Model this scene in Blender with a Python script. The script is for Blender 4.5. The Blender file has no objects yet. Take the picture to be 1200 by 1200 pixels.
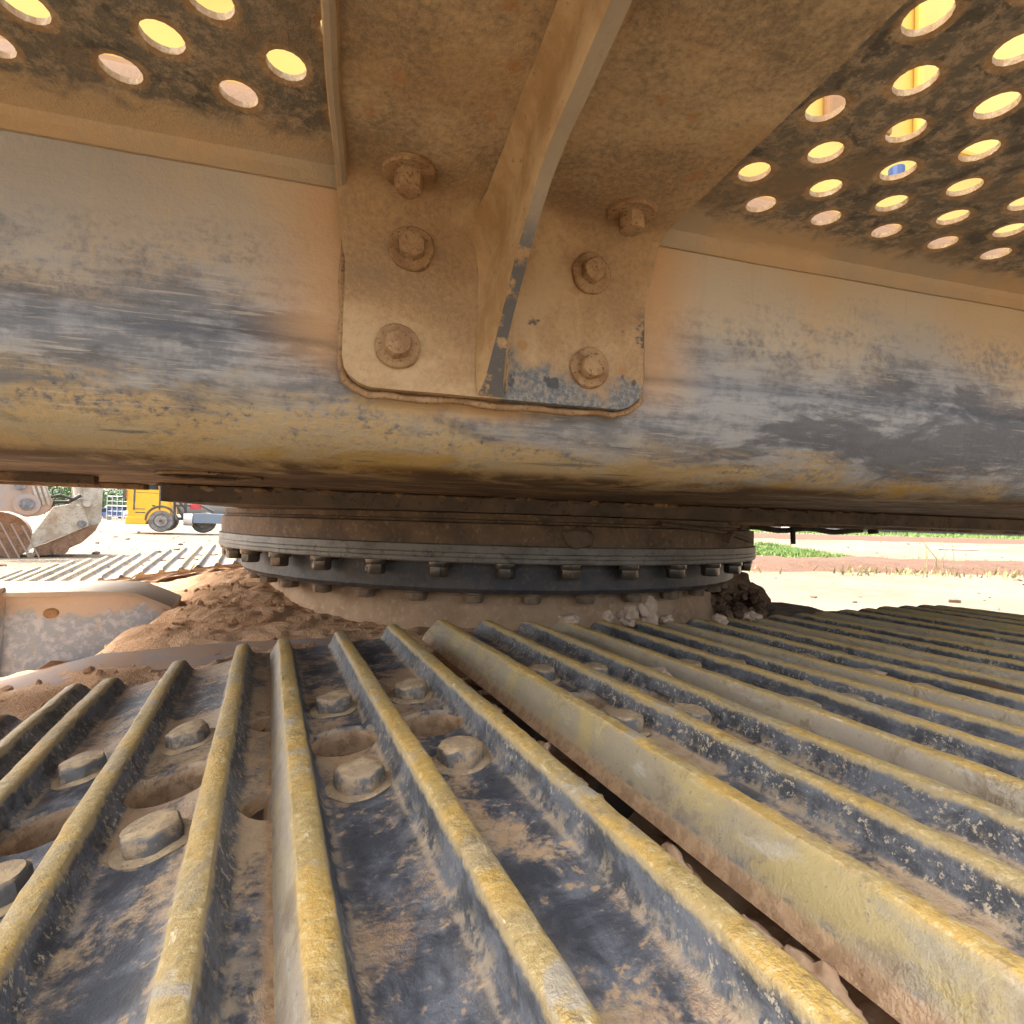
import bpy, bmesh, math, random
from mathutils import Vector, Matrix, noise as mnoise
R = math.radians
S = bpy.context.scene
COL = S.collection
random.seed(7)
H = 0.95                                   # camera height above the yard (m)

# ------------------------------------------------------------------ camera
cam_d = bpy.data.cameras.new('camera'); cam = bpy.data.objects.new('camera', cam_d); COL.objects.link(cam)
cam_d.sensor_width = 36; cam_d.lens = 36 * 640 / 1200; cam_d.clip_start = 0.01; cam_d.clip_end = 3000
PITCH, ROLL = R(1.2), R(1.7)
fw = Vector((0, math.cos(PITCH), math.sin(PITCH))); up0 = Vector((0, -math.sin(PITCH), math.cos(PITCH))); r0 = Vector((1, 0, 0))
rt = r0 * math.cos(ROLL) + up0 * math.sin(ROLL); up = up0 * math.cos(ROLL) - r0 * math.sin(ROLL)
m = Matrix((rt, up, -fw)).transposed().to_4x4(); m.translation = Vector((0, 0, H)); cam.matrix_world = m
S.camera = cam

# ------------------------------------------------------------------ sky, sun, exposure
SUN_AZ, SUN_EL = R(-82), R(50)             # azimuth clockwise from +Y
w = bpy.data.worlds.new('World'); S.world = w; w.use_nodes = True
wn = w.node_tree.nodes; wl = w.node_tree.links; wn.clear()
sky = wn.new('ShaderNodeTexSky'); sky.sky_type = 'NISHITA'; sky.sun_disc = False
sky.sun_elevation = SUN_EL; sky.sun_rotation = SUN_AZ; sky.air_density = .8; sky.dust_density = 7.0; sky.ozone_density = .4
bg = wn.new('ShaderNodeBackground'); bg.inputs[1].default_value = 0.15
wo = wn.new('ShaderNodeOutputWorld'); hs_ = wn.new('ShaderNodeHueSaturation'); hs_.inputs['Saturation'].default_value = .40; wl.new(sky.outputs[0], hs_.inputs['Color']); wl.new(hs_.outputs[0], bg.inputs[0]);   # milky tropical haze
wl.new(bg.outputs[0], wo.inputs[0])
sd = bpy.data.lights.new('sun', 'SUN'); sd.energy = 1.3; sd.angle = R(10); sd.color = (1, .955, .89)
so = bpy.data.objects.new('sun', sd); COL.objects.link(so)
sdir = Vector((math.sin(SUN_AZ) * math.cos(SUN_EL), math.cos(SUN_AZ) * math.cos(SUN_EL), math.sin(SUN_EL)))
so.rotation_euler = (-sdir).to_track_quat('-Z', 'Y').to_euler(); so.location = (0, 0, 30)
S.view_settings.view_transform = 'Standard'; S.view_settings.look = 'None'; S.view_settings.gamma = 1
S.view_settings.use_curve_mapping = False; S.view_settings.exposure = 2.78
try:
    S.cycles.max_bounces = 10; S.cycles.diffuse_bounces = 6; S.cycles.glossy_bounces = 3; S.cycles.caustics_reflective = False
except Exception: pass

# ------------------------------------------------------------------ node helpers
class NT:
    def __init__(s, name):
        s.m = bpy.data.materials.new(name); s.m.use_nodes = True
        s.t = s.m.node_tree; s.b = s.t.nodes['Principled BSDF']
        s.tc = s.t.nodes.new('ShaderNodeTexCoord'); s.obj = s.tc.outputs['Object']; s._r = None
    def put(s, sock, v):
        if isinstance(v, bpy.types.NodeSocket): s.t.links.new(v, sock)
        elif isinstance(v, (tuple, list)): sock.default_value = tuple(v) + (1,) if len(v) == 3 and len(sock.default_value) == 4 else v
        else: sock.default_value = v
    def math(s, op, a, b=0.0, c=0.0, clamp=False):
        n = s.t.nodes.new('ShaderNodeMath'); n.operation = op; n.use_clamp = clamp
        s.put(n.inputs[0], a); s.put(n.inputs[1], b); s.put(n.inputs[2], c); return n.outputs[0]
    def add(s, a, b): return s.math('ADD', a, b)
    def mul(s, a, b): return s.math('MULTIPLY', a, b)
    def mx(s, a, b): return s.math('MAXIMUM', a, b)
    def inv(s, a): return s.math('SUBTRACT', 1.0, a)
    def step(s, v, a, b):                                  # smoothstep a..b (a may exceed b)
        n = s.t.nodes.new('ShaderNodeMapRange'); n.interpolation_type = 'SMOOTHSTEP'
        s.put(n.inputs[0], v)
        if a < b: n.inputs[1].default_value = a; n.inputs[2].default_value = b; n.inputs[3].default_value = 0; n.inputs[4].default_value = 1
        else: n.inputs[1].default_value = b; n.inputs[2].default_value = a; n.inputs[3].default_value = 1; n.inputs[4].default_value = 0
        return n.outputs[0]
    def vec(s, scale=(1, 1, 1), rot=(0, 0, 0), rnd=False, src=None):
        n = s.t.nodes.new('ShaderNodeMapping'); n.inputs['Scale'].default_value = scale; n.inputs['Rotation'].default_value = rot
        s.put(n.inputs['Vector'], src or s.obj)
        if rnd:
            k = s.t.nodes.new('ShaderNodeCombineXYZ'); r = s.rand()
            for i, f in enumerate((37.0, 91.0, 53.0)): s.put(k.inputs[i], s.mul(r, f))
            s.put(n.inputs['Location'], k.outputs[0])
        return n.outputs[0]
    def rand(s):
        if s._r is None: s._r = s.t.nodes.new('ShaderNodeObjectInfo')
        return s._r.outputs['Random']
    def noise(s, scale, detail=4, rough=.6, dist=0.0, vec=None):
        n = s.t.nodes.new('ShaderNodeTexNoise'); n.inputs['Scale'].default_value = scale; n.inputs['Detail'].default_value = detail
        n.inputs['Roughness'].default_value = rough; n.inputs['Distortion'].default_value = dist
        s.put(n.inputs['Vector'], vec or s.obj); return n.outputs[0]
    def voro(s, scale, vec=None, feat='F1'):
        n = s.t.nodes.new('ShaderNodeTexVoronoi'); n.feature = feat; n.inputs['Scale'].default_value = scale
        s.put(n.inputs['Vector'], vec or s.obj); return n.outputs['Distance']
    def xyz(s, src=None):
        n = s.t.nodes.new('ShaderNodeSeparateXYZ'); s.put(n.inputs[0], src or s.obj); return n.outputs
    def normal(s):                                         # object-space true normal
        g = s.t.nodes.new('ShaderNodeTexCoord'); return s.xyz(g.outputs['Normal'])
    def attr(s, name):
        n = s.t.nodes.new('ShaderNodeAttribute'); n.attribute_name = name; return n.outputs['Fac']
    def mix(s, a, b, f):
        n = s.t.nodes.new('ShaderNodeMix'); n.data_type = 'RGBA'
        s.put(n.inputs[0], f); s.put(n.inputs[6], a); s.put(n.inputs[7], b); return n.outputs[2]
    def out(s, col, rough=.8, bump=None, dist=.002, strength=.6, metal=0.0, spec=.4):
        s.put(s.b.inputs['Base Color'], col); s.put(s.b.inputs['Roughness'], rough); s.put(s.b.inputs['Metallic'], metal)
        s.b.inputs['Specular IOR Level'].default_value = spec
        if bump is not None:
            n = s.t.nodes.new('ShaderNodeBump'); n.inputs['Strength'].default_value = strength; n.inputs['Distance'].default_value = dist
            s.put(n.inputs['Height'], bump); s.t.links.new(n.outputs[0], s.b.inputs['Normal'])
        return s.m

def simple(name, c, c2=None, scale=20, rough=.7, metal=0.0, lo=.4, hi=.65, bump=.0, grit=None):
    n = NT(name); v = n.vec(rnd=True)
    a = n.noise(scale, 5, .65, vec=v)
    col = n.mix(c, c2 or tuple(x * .6 for x in c), n.step(a, lo, hi))
    if grit: col = n.mix(col, grit, n.step(n.noise(scale * 6, 3, .7, vec=v), .52, .7))
    return n.out(col, rough, a if bump else None, bump or .001, .7, metal)

# ---- main frame (rounded side beam): scuffed grey-blue paint under dust
def m_beam():
    n = NT('scuffed_dusty_beam'); x, y, z = n.xyz()
    big = n.noise(5, 4, .6); mid = n.noise(22, 6, .68); fine = n.noise(170, 3, .7)
    st = n.noise(1, 7, .72, .5, n.vec((13, 13, 46), (0, R(12), 0)))
    st2 = n.noise(1, 4, .6, .3, n.vec((16, 5, 430), (0, R(-9), 0)))
    st3 = n.noise(1, 4, .6, .2, n.vec((22, 9, 420), (0, R(-38), 0)))
    st4 = n.noise(1, 5, .7, .4, n.vec((14, 9, 120), (0, R(14), 0)))
    steel = n.mix((.165, .175, .19), (.33, .34, .345), n.step(n.add(mid, n.mul(st4, .8)), .78, 1.05))
    steel = n.mix(steel, (.10, .105, .118), n.mul(n.step(n.noise(1, 6, .62, .35, n.vec((6, 6, 22), (0, R(-32), 0))), .50, .575), .85))
    steel = n.mix(steel, (.40, .41, .41), n.mul(n.step(n.noise(1, 6, .7, .4, n.vec((11, 9, 44), (0, R(-30), 0))), .58, .70), .6))
    # upper dust film
    zz = n.add(z, n.mul(n.math('SUBTRACT', n.noise(1, 7, .66, .5, n.vec((4, 4, 13), (0, R(-22), 0))), .5), .20))
    film = n.mix((.475, .415, .315), (.50, .40, .26), n.step(big, .45, .66))
    film = n.mix(film, (.36, .34, .305), n.mul(n.step(n.noise(3.6, 3, .5, .3, n.vec((1, 1, 1.5), (0, R(20), 0))), .50, .66), .9))
    film = n.mix(film, (.44, .37, .26), n.mul(n.step(n.noise(1, 4, .6, .2, n.vec((120, 60, 9))), .56, .7), .5))
    film = n.mix(film, (.50, .355, .20), n.mul(n.step(n.noise(5.5, 3, .5, .2, n.vec((1, 1, .8))), .50, .68), .7))
    col = n.mix(steel, film, n.mul(n.step(zz, .128, .19), n.step(n.add(fine, n.mul(mid, .5)), .45, .9)))
    col = n.mix(col, film, n.step(zz, .165, .235))
    # orange dust drifts next to the bolted bracket
    l = n.mul(n.step(x, -.10, -.03), n.step(x, 0.03, -.0)); r = n.mul(n.step(x, .20, .22), n.step(x, .30, .235))
    dr = n.mul(n.mx(l, r), n.step(n.add(z, n.mul(mid, .05)), .115, .165))
    col = n.mix(col, (.52, .315, .145), n.mul(dr, .8))
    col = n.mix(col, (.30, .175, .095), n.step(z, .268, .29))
    # dust shaken out below the plate foot
    ft = n.mul(n.mul(n.step(x, -.02, .03), n.step(x, .16, .10)), n.mul(n.step(n.add(z, n.mul(n.math('SUBTRACT', mid, .5), .03)), .078, .092), n.step(z, .112, .102)))
    col = n.mix(col, (.50, .315, .145), n.mul(ft, .85))
    # ochre dust along the lower curve
    z2 = n.add(n.add(z, n.mul(x, .042)), n.mul(n.math('SUBTRACT', n.noise(1, 7, .72, .8, n.vec((6, 6, 30), (0, R(5), 0))), .5), .13))
    low = n.mix((.47, .345, .175), (.40, .335, .22), n.step(st, .42, .62)); low = n.mix(low, (.27, .225, .15), n.mul(n.step(n.add(mid, n.mul(st4, .6)), .86, 1.0), .8))
    col = n.mix(col, low, n.mul(n.step(z2, .098, .062), n.step(n.add(fine, n.mul(st, .7)), .60, .86)))
    col = n.mix(col, low, n.step(z2, .068, .046))
    col = n.mix(col, (.42, .26, .05), n.mul(n.step(n.noise(1, 4, .6, .5, n.vec((6, 6, 30))), .54, .66), n.mul(n.step(z, .072, .05), .8)))
    # thin scratches
    sc = n.mul(n.mul(n.step(st2, .61, .67), n.step(mid, .42, .6)), n.step(n.noise(3, 3, .5), .44, .6)); sc = n.mx(sc, n.mul(n.step(st3, .585, .64), n.step(big, .40, .54)))
    sc = n.mul(n.mul(sc, n.step(z, .20, .15)), n.add(.5, n.mul(n.step(z, .05, .08), .5)))
    col = n.mix(col, (.48, .43, .34), n.mul(sc, .55))
    dk = n.mul(n.step(n.noise(1, 4, .6, .2, n.vec((7, 9, 200), (0, R(-16), 0))), .62, .68), n.step(big, .42, .56))
    col = n.mix(col, (.10, .10, .105), n.mul(n.mul(dk, n.step(z, .2, .12)), .7))
    # darker brown, streaky, towards the bottom
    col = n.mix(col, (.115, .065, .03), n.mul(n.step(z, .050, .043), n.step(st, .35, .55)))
    h = n.add(n.mul(fine, .6), n.add(n.mul(mid, .9), n.mul(st2, .2)))
    return n.out(col, n.add(.48, n.mul(mid, .4)), h, .0026, .6, 0, .35)

def m_under():
    n = NT('grimy_underside'); a = n.noise(9, 6, .7, .6, n.vec((1, 2.2, 1))); f = n.noise(90, 4, .7)
    col = n.mix((.11, .07, .042), (.29, .185, .10), n.step(a, .42, .62)); col = n.mix(col, (.42, .29, .17), n.step(a, .64, .72))
    col = n.mix(col, (.04, .03, .025), n.step(f, .55, .7))
    return n.out(col, .75, n.add(a, n.mul(f, .4)), .005, .6)

def m_bracket():
    n = NT('dusty_bracket_plate'); x, y, z = n.xyz(); f = n.noise(230, 3, .75); md = n.noise(26, 5, .7); bg_ = n.noise(8, 4, .6, .4)
    col = n.mix((.50, .365, .21), (.44, .29, .15), n.step(bg_, .42, .6))
    g = n.add(n.mul(bg_, .9), n.mul(f, .65))
    dark = n.step(g, .64, 1.12)
    zone = n.mul(n.step(n.math('SUBTRACT', z, n.mul(n.math('SUBTRACT', y, .40), .4)), .21, .27), 1.0)
    dark2 = n.mul(n.step(n.add(n.mul(n.noise(12, 4, .65), .8), n.mul(f, .6)), .50, .95), n.add(.15, n.mul(zone, .85)))
    col = n.mix(col, (.125, .10, .072), n.mul(n.mx(n.mul(dark, .7), dark2), .85))
    # scraped corner, lower right
    ch = n.mul(n.step(n.add(z, n.mul(n.math('SUBTRACT', md, .5), .11)), .132, .108), n.step(x, .097, .102))
    col = n.mix(col, n.mix((.13, .145, .16), (.27, .25, .21), n.step(f, .42, .62)), ch)
    ch2 = n.mul(n.mul(n.step(n.noise(30, 4, .6), .56, .60), n.step(z, .19, .165)), n.step(x, .097, .11))
    col = n.mix(col, (.06, .07, .08), n.mul(ch2, .85))
    rust = n.step(n.voro(30, n.vec((1, 1, 1))), .17, .08)
    col = n.mix(col, (.36, .16, .05), n.mul(rust, .45))
    return n.out(col, .85, n.add(n.mul(f, .6), md), .0016, .7, 0, .25)

def m_fin():
    n = NT('dusty_gusset'); x, y, z = n.xyz(); f = n.noise(200, 3, .75); md = n.noise(20, 5, .7); N = n.normal()
    col = n.mix((.45, .31, .16), (.34, .21, .095), n.step(md, .4, .62)); col = n.mix(col, (.17, .12, .07), n.step(f, .6, .75))
    edge = n.mul(n.step(n.math('ABSOLUTE', N[0]), .6, .3), n.step(n.noise(48, 5, .7), .40, .50))
    col = n.mix(col, (.085, .095, .105), n.mul(n.mul(edge, n.step(z, .2, .18)), .9))
    col = n.mix(col, (.30, .27, .22), n.mul(n.mul(n.step(n.math('ABSOLUTE', N[0]), .6, .3), n.step(z, .17, .2)), .7))
    return n.out(col, .8, n.add(n.mul(f, .6), md), .0015, .6, 0, .3)

def m_deck():
    n = NT('perforated_deck_paint'); x, y, z = n.xyz(); a = n.noise(60, 5, .7, .4); b = n.noise(170, 4, .75); c = n.noise(7, 4, .6)
    col = n.mix((.155, .135, .105), (.36, .28, .19), n.step(n.add(n.mul(a, .6), n.mul(b, .5)), .50, .66))
    col = n.mix(col, (.075, .07, .06), n.mul(n.step(n.noise(34, 5, .7, .6), .53, .62), .8))
    col = n.mix(col, (.24, .17, .10), n.mul(n.step(n.add(c, n.mul(b, .35)), .66, .82), .8))
    e = n.add(y, n.mul(n.math('SUBTRACT', a, .5), .05))
    col = n.mix(col, n.mix((.48, .34, .195), (.40, .325, .225), n.step(c, .42, .6)), n.mul(n.step(e, .378, .405), .92))
    hl = n.attr('halo'); hn = n.step(n.add(hl, n.mul(n.math('SUBTRACT', a, .5), 1.3)), .25, .85)
    col = n.mix(col, n.mix((.36, .22, .105), (.45, .34, .20), n.step(b, .45, .65)), n.mul(hn, .85))
    return n.out(col, .8, n.add(a, n.mul(b, .8)), .0022, .7, 0, .3)

# ---- track shoes
def m_shoe():
    n = NT('worn_track_shoe'); x, y, z = n.xyz(); v = n.vec(rnd=True); r = n.rand()
    f = n.noise(240, 3, .75, vec=v); md = n.noise(34, 6, .72, .5, vec=v); bg_ = n.noise(9, 4, .6, .5, vec=v); sp = n.noise(95, 4, .7, vec=v)
    st = n.noise(1, 5, .65, .3, n.vec((60, 12, 60), rnd=True)); N = n.normal()
    steel = n.mix((.050, .055, .066), (.135, .145, .165), n.step(n.add(md, n.mul(st, .5)), .66, .92))
    dirt = n.mix((.46, .335, .20), (.40, .265, .15), n.step(sp, .4, .62))
    grain = n.step(f, .60, .72)
    soft = n.step(n.add(n.mul(bg_, .9), n.add(n.mul(md, .35), n.mul(f, .25))), .735, .84)
    floor = n.mix(steel, (.36, .33, .28), n.mul(n.mx(n.mul(grain, n.step(md, .44, .56)), n.step(n.add(n.mul(bg_, .6), n.mul(st, .6)), .66, .80)), .55))
    floor = n.mix(floor, dirt, n.mul(soft, .9))
    floor = n.mix(floor, (.44, .30, .165), n.mul(n.step(n.noise(120, 2, .5, vec=v), .56, .63), n.mul(n.step(md, .50, .58), .8)))
    mud = n.step(n.add(n.mul(n.noise(7, 4, .6, .6, n.vec(rnd=True, rot=(0, 0, 1.0))), 1.0), n.mul(sp, .22)), .64, .74)
    floor = n.mix(floor, n.mix((.44, .28, .155), (.35, .235, .14), n.step(md, .4, .6)), n.mul(mud, .85))
    # dust gathers in the root of each bar
    root = n.mul(n.step(n.math('ABSOLUTE', N[0]), .08, .5), n.mul(n.step(n.add(z, n.mul(n.math('SUBTRACT', md, .5), .010)), -.0145, -.0190), n.step(sp, .40, .55)))
    floor = n.mix(floor, (.42, .33, .22), n.mul(root, .6))
    # sides of the bars: black paint, dried specks where mud stuck
    side = n.mix((.045, .048, .055), (.115, .122, .135), n.step(n.add(md, n.mul(st, .5)), .64, .86))
    stick = n.step(n.add(n.mul(bg_, .9), n.mul(r, .10)), .43, .57)
    side = n.mix(side, (.45, .375, .26), n.mul(n.mul(n.step(f, .54, .64), stick), .85))
    side = n.mix(side, (.37, .29, .18), n.mul(n.mul(n.step(sp, .50, .62), n.step(z, -.008, -.019)), .75))
    side = n.mix(side, (.36, .27, .13), n.mul(n.step(n.add(z, n.mul(n.math('SUBTRACT', n.noise(60, 4, .7, .3, v), .5), .009)), -.0058, -.0025), .85))
    sd = n.mul(n.step(n.math('ABSOLUTE', N[0]), .45, .75), n.step(z, -.0205, -.0165))
    col = n.mix(floor, side, sd)
    col = n.mix(col, n.mix((.40, .26, .145), (.28, .17, .09), n.step(sp, .42, .6)), n.step(z, -.0218, -.0235))
    # leading bar: flank rubbed bare and dusty
    lead = n.mul(n.mul(n.step(n.add(x, n.mul(n.math('SUBTRACT', sp, .5), .002)), .0016, .0), n.step(z, -.030, -.016)), n.step(N[2], -.2, .1))
    lf = n.mix(n.mix((.29, .24, .175), (.26, .215, .135), n.step(r, .3, .6)), n.mix((.33, .27, .17), (.33, .255, .105), n.step(r, .3, .6)), n.step(n.noise(14, 6, .7, .6, v), .44, .58)); lf = n.mix(lf, (.40, .37, .31), n.mul(n.step(n.noise(1, 4, .6, .4, n.vec((90, 22, 90), rnd=True)), .58, .70), .6)); lf = n.mix(lf, (.17, .12, .07), n.mul(n.step(md, .54, .66), .7))
    col = n.mix(col, n.mix(lf, (.15, .13, .10), n.step(f, .60, .74)), n.mul(n.mul(lead, n.step(n.add(z, n.mul(n.math('SUBTRACT', sp, .5), .02)), -.030, -.020)), .95))
    # wear faces on top: ochre, olive, grey
    top = n.mul(n.step(n.add(z, n.mul(n.math('SUBTRACT', st, .5), .006)), -.0050, -.0018), n.step(N[2], .45, .8))
    oc = n.mix((.46, .295, .08), (.38, .275, .11), n.step(n.noise(16, 5, .65, .5, v), .42, .58))
    oc = n.mix(oc, (.47, .355, .15), n.step(sp, .55, .7)); oc = n.mix(oc, (.30, .25, .16), n.mul(n.step(n.noise(11, 4, .6, .4, n.vec(rnd=True, rot=(0, 0, 2))), .55, .64), .75))
    oc = n.mix(oc, (.62, .52, .33), n.mul(n.step(n.noise(1, 3, .6, .5, n.vec((260, 60, 60), (0, 0, .5), rnd=True)), .66, .72), .8))
    oc = n.mix(oc, (.20, .15, .075), n.mul(n.step(f, .53, .68), .6)); oc = n.mix(oc, (.58, .47, .26), n.mul(n.step(f, .46, .36), .45)); oc = n.mix(oc, (.33, .31, .27), n.mul(n.step(n.noise(26, 5, .7, .6, v), .58, .66), .65))
    col = n.mix(col, oc, top)
    h = n.add(n.mul(f, .35), n.add(n.mul(sp, .5), n.add(n.mul(md, .6), n.mul(mud, .35))))
    return n.out(col, n.add(.30, n.mul(sp, .55)), h, .0030, .7, 0, .5)

def m_bolt(name, c, c2, top):
    n = NT(name); x, y, z = n.xyz(); v = n.vec(rnd=True); a = n.noise(70, 5, .7, vec=v); f = n.noise(260, 3, .7, vec=v)
    N = n.normal()
    col = n.mix(c, c2, n.step(a, .45, .62))
    col = n.mix(col, top, n.mul(n.step(N[2], .3, .8), n.step(a, .62, .42)))
    col = n.mix(col, (.06, .05, .04), n.mul(n.step(f, .58, .7), .6))
    return n.out(col, .7, n.add(a, n.mul(f, .4)), .0015, .7)

M = {}
M['beam'] = m_beam(); M['under'] = m_under(); M['bracket'] = m_bracket(); M['fin'] = m_fin(); M['deck'] = m_deck(); M['shoe'] = m_shoe()
M['shoe_bolt'] = m_bolt('dusty_shoe_bolt', (.115, .108, .10), (.34, .24, .14), (.44, .32, .18))
M['bare_bolt'] = simple('bare_steel_bolt', (.55, .55, .55), (.3, .3, .3), 60, .35, .9)
M['rust_bolt'] = simple('rusty_dusty_bolt', (.36, .235, .12), (.25, .145, .07), 60, .85, bump=.0012, grit=(.12, .075, .045))
M['chain'] = simple('greasy_chain', (.07, .055, .045), (.17, .11, .07), 25, .7, bump=.002)
M['ring_gray'] = simple('machined_ring_steel', (.20, .192, .17), (.12, .11, .095), 14, .5, .2, .35, .7, grit=(.085, .07, .055))
M['ring_brown'] = simple('caked_ring_flank', (.185, .13, .085), (.10, .075, .055), 16, .8, bump=.005, grit=(.27, .19, .12))
M['ring_dark'] = simple('greasy_dark_ring', (.042, .043, .048), (.08, .072, .064), 18, .5, bump=.001, grit=(.11, .085, .065))
M['dark_plate'] = simple('dark_grimy_plate', (.10, .078, .06), (.165, .12, .085), 12, .75, bump=.003, grit=(.06, .05, .042))
M['bearing_bolt'] = simple('dark_hex_bolt', (.12, .115, .105), (.17, .135, .10), 45, .27, .65, bump=.001)
M['dusty_bolt'] = simple('dust_caked_bolt', (.22, .155, .095), (.13, .095, .065), 50, .8, bump=.001)
M['pedestal'] = simple('dirt_coated_pedestal', (.40, .27, .165), (.31, .20, .115), 12, .9, bump=.006, grit=(.44, .32, .21))
M['yellow'] = simple('yellow_body_paint', (.82, .58, .14), (.76, .50, .10), 3, .45)
M['house_dust'] = simple('dusty_salmon_sill', (.42, .24, .12), (.36, .20, .09), 12, .8)

def m_dirt():
    n = NT('caked_red_dirt'); a = n.noise(7, 6, .7, .5); b = n.noise(45, 6, .72); f = n.noise(190, 3, .7)
    col = n.mix((.46, .30, .18), (.43, .255, .14), n.step(a, .42, .6)); col = n.mix(col, (.48, .36, .245), n.step(b, .55, .7))
    col = n.mix(col, (.24, .135, .08), n.mul(n.step(f, .58, .7), .5))
    return n.out(col, .95, n.add(n.mul(b, 1.0), n.mul(f, .5)), .008, .8, 0, .1)
M['dirt'] = m_dirt()
M['clod'] = simple('pale_dry_mud', (.37, .28, .20), (.29, .205, .14), 30, .95, bump=.004, grit=(.40, .31, .235))
M['clump'] = simple('dark_dirt_clumps', (.20, .125, .075), (.11, .07, .045), 22, .92, bump=.005, grit=(.29, .19, .12))
M['yard_stone'] = simple('yard_stone', (.17, .12, .08), (.11, .08, .055), 8, .95, bump=.01)
M['damp_mud'] = simple('damp_dark_mud', (.12, .072, .04), (.08, .05, .03), 30, .8, bump=.004)
M['pad_mud'] = simple('packed_track_mud', (.45, .30, .18), (.34, .21, .12), 18, .95, bump=.008, grit=(.50, .36, .24))
def m_leg():
    n = NT('scraped_frame_plate'); x, y, z = n.xyz(); a = n.noise(9, 6, .7, .5); b = n.noise(60, 5, .7); N = n.normal()
    dust = n.mix((.55, .46, .37), (.50, .40, .30), n.step(a, .4, .6))
    st = n.mix((.33, .39, .46), (.50, .55, .60), n.step(b, .45, .62))
    msk = n.step(n.add(z, n.mul(n.math('SUBTRACT', n.noise(16, 6, .7, .8), .5), .13)), -.192, -.214)
    col = n.mix(dust, st, msk); col = n.mix(col, (.52, .40, .25), n.mul(n.step(n.noise(1, 5, .6, 0, n.vec((70, 70, 14))), .6, .68), .5))
    col = n.mix(col, (.24, .20, .155), n.step(N[2], .5, .8))  # upward faces painted darker to offset the direct sun
    return n.out(col, .7, n.add(a, n.mul(b, .5)), .003, .5)
M['leg'] = m_leg()
M['leg_top'] = simple('lilac_grey_dusty_steel', (.235, .185, .16), (.29, .18, .11), 16, .9, bump=.002)

def m_ground():
    n = NT('pale_sandy_yard'); a = n.noise(.25, 7, .65, .4); b = n.noise(2.2, 7, .7); f = n.noise(24, 5, .7)
    tr = n.noise(1, 5, .6, .5, n.vec((.10, .9, 1), (0, 0, R(6))))
    col = n.mix((.18, .145, .105), (.145, .11, .078), n.step(a, .42, .62)); col = n.mix(col, (.20, .165, .125), n.step(b, .5, .7))
    col = n.mix(col, (.185, .13, .085), n.mul(n.step(tr, .52, .66), .8)); col = n.mix(col, (.14, .105, .075), n.mul(n.step(f, .6, .72), .5))
    return n.out(col, .95, n.add(n.mul(b, 2), f), .04, .8, 0, .1)
M['ground'] = m_ground()
M['red_soil'] = simple('red_soil', (.085, .038, .018), (.065, .03, .015), 2.5, .95, bump=.05, grit=(.13, .085, .05))
M['grass'] = simple('grass_blades', (.075, .135, .025), (.12, .16, .04), .8, .8)
M['dry_grass'] = simple('dry_grass_blades', (.17, .15, .055), (.12, .12, .04), 1.5, .8)
M['leaf'] = simple('tree_leaves', (.05, .10, .03), (.095, .15, .05), .7, .7)
M['bark'] = simple('tree_bark', (.16, .11, .07), None, 8, .9)
M['tyre'] = simple('dusty_tyre', (.13, .125, .12), (.24, .22, .20), 5, .85)
M['rim'] = simple('grey_rim', (.30, .29, .27), (.2, .16, .13), 9, .6)
M['cab'] = simple('yellow_cab_paint', (.74, .43, .035), (.66, .37, .03), 2, .4)
M['glass'] = simple('dark_glass', (.03, .04, .045), None, 3, .08)
M['truck_dark'] = simple('dark_chassis', (.07, .065, .06), (.14, .12, .1), 4, .7)
M['truck_blue'] = simple('pale_blue_tank', (.15, .20, .26), (.17, .19, .21), 3, .5)
M['truck_white'] = simple('dull_white_tank', (.6, .58, .54), (.48, .44, .38), 5, .5)
M['red'] = simple('red_paint', (.55, .06, .07), (.45, .05, .05), 3, .5)
M['bucket_grey'] = simple('pale_worn_bucket_paint', (.42, .40, .345), (.30, .255, .195), 5, .7, bump=.004, grit=(.22, .17, .12))
M['bucket_rust'] = simple('soil_stained_bucket', (.15, .085, .05), (.22, .135, .085), 6, .85, bump=.01, grit=(.30, .2, .13))
M['arm'] = simple('faded_arm_paint', (.30, .25, .225), (.36, .24, .165), 4, .7, bump=.004, grit=(.24, .25, .28))
M['pin'] = simple('steel_pin', (.10, .11, .13), (.2, .21, .23), 12, .45, .5)
M['blue'] = simple('blue_vehicle_paint', (.07, .12, .27), None, 2, .5)
M['fence'] = simple('galvanised_rails', (.42, .45, .46), (.34, .36, .37), 3, .5, .3)
M['rubber'] = simple('black_rubber', (.03, .028, .026), (.06, .05, .04), 20, .7)
M['white'] = simple('white_paint', (.78, .77, .74), (.66, .62, .56), 2, .6)

# ------------------------------------------------------------------ object helpers
def link(o, parent=None): COL.objects.link(o); o.parent = parent; return o
def mesh(name, bm, mat, parent=None, loc=None, rot=None, smooth=None, kind=None):
    me = bpy.data.meshes.new(name); bmesh.ops.recalc_face_normals(bm, faces=bm.faces[:]); bm.to_mesh(me); bm.free()
    for mm in (mat if isinstance(mat, list) else [mat]): me.materials.append(mm)
    if smooth: me.shade_smooth() if smooth is True else smooth_by(me, smooth)
    o = bpy.data.objects.new(name, me)
    if loc is not None: o.location = loc
    if rot is not None: o.rotation_euler = rot
    if kind: o['kind'] = kind
    return link(o, parent)
def smooth_by(me, ang):
    me.shade_smooth(); b = bmesh.new(); b.from_mesh(me)
    for e in b.edges: e.smooth = not (len(e.link_faces) == 2 and e.calc_face_angle(0) > R(ang))
    b.to_mesh(me); b.free()
def empty(name, loc, label, cat, group=None):
    o = bpy.data.objects.new(name, None); o.empty_display_size = .2; o.location = loc; tag(o, label, cat, group); return link(o)
def tag(o, label, cat, group=None):
    o['label'] = label; o['category'] = cat
    if group: o['group'] = group
    return o
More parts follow.
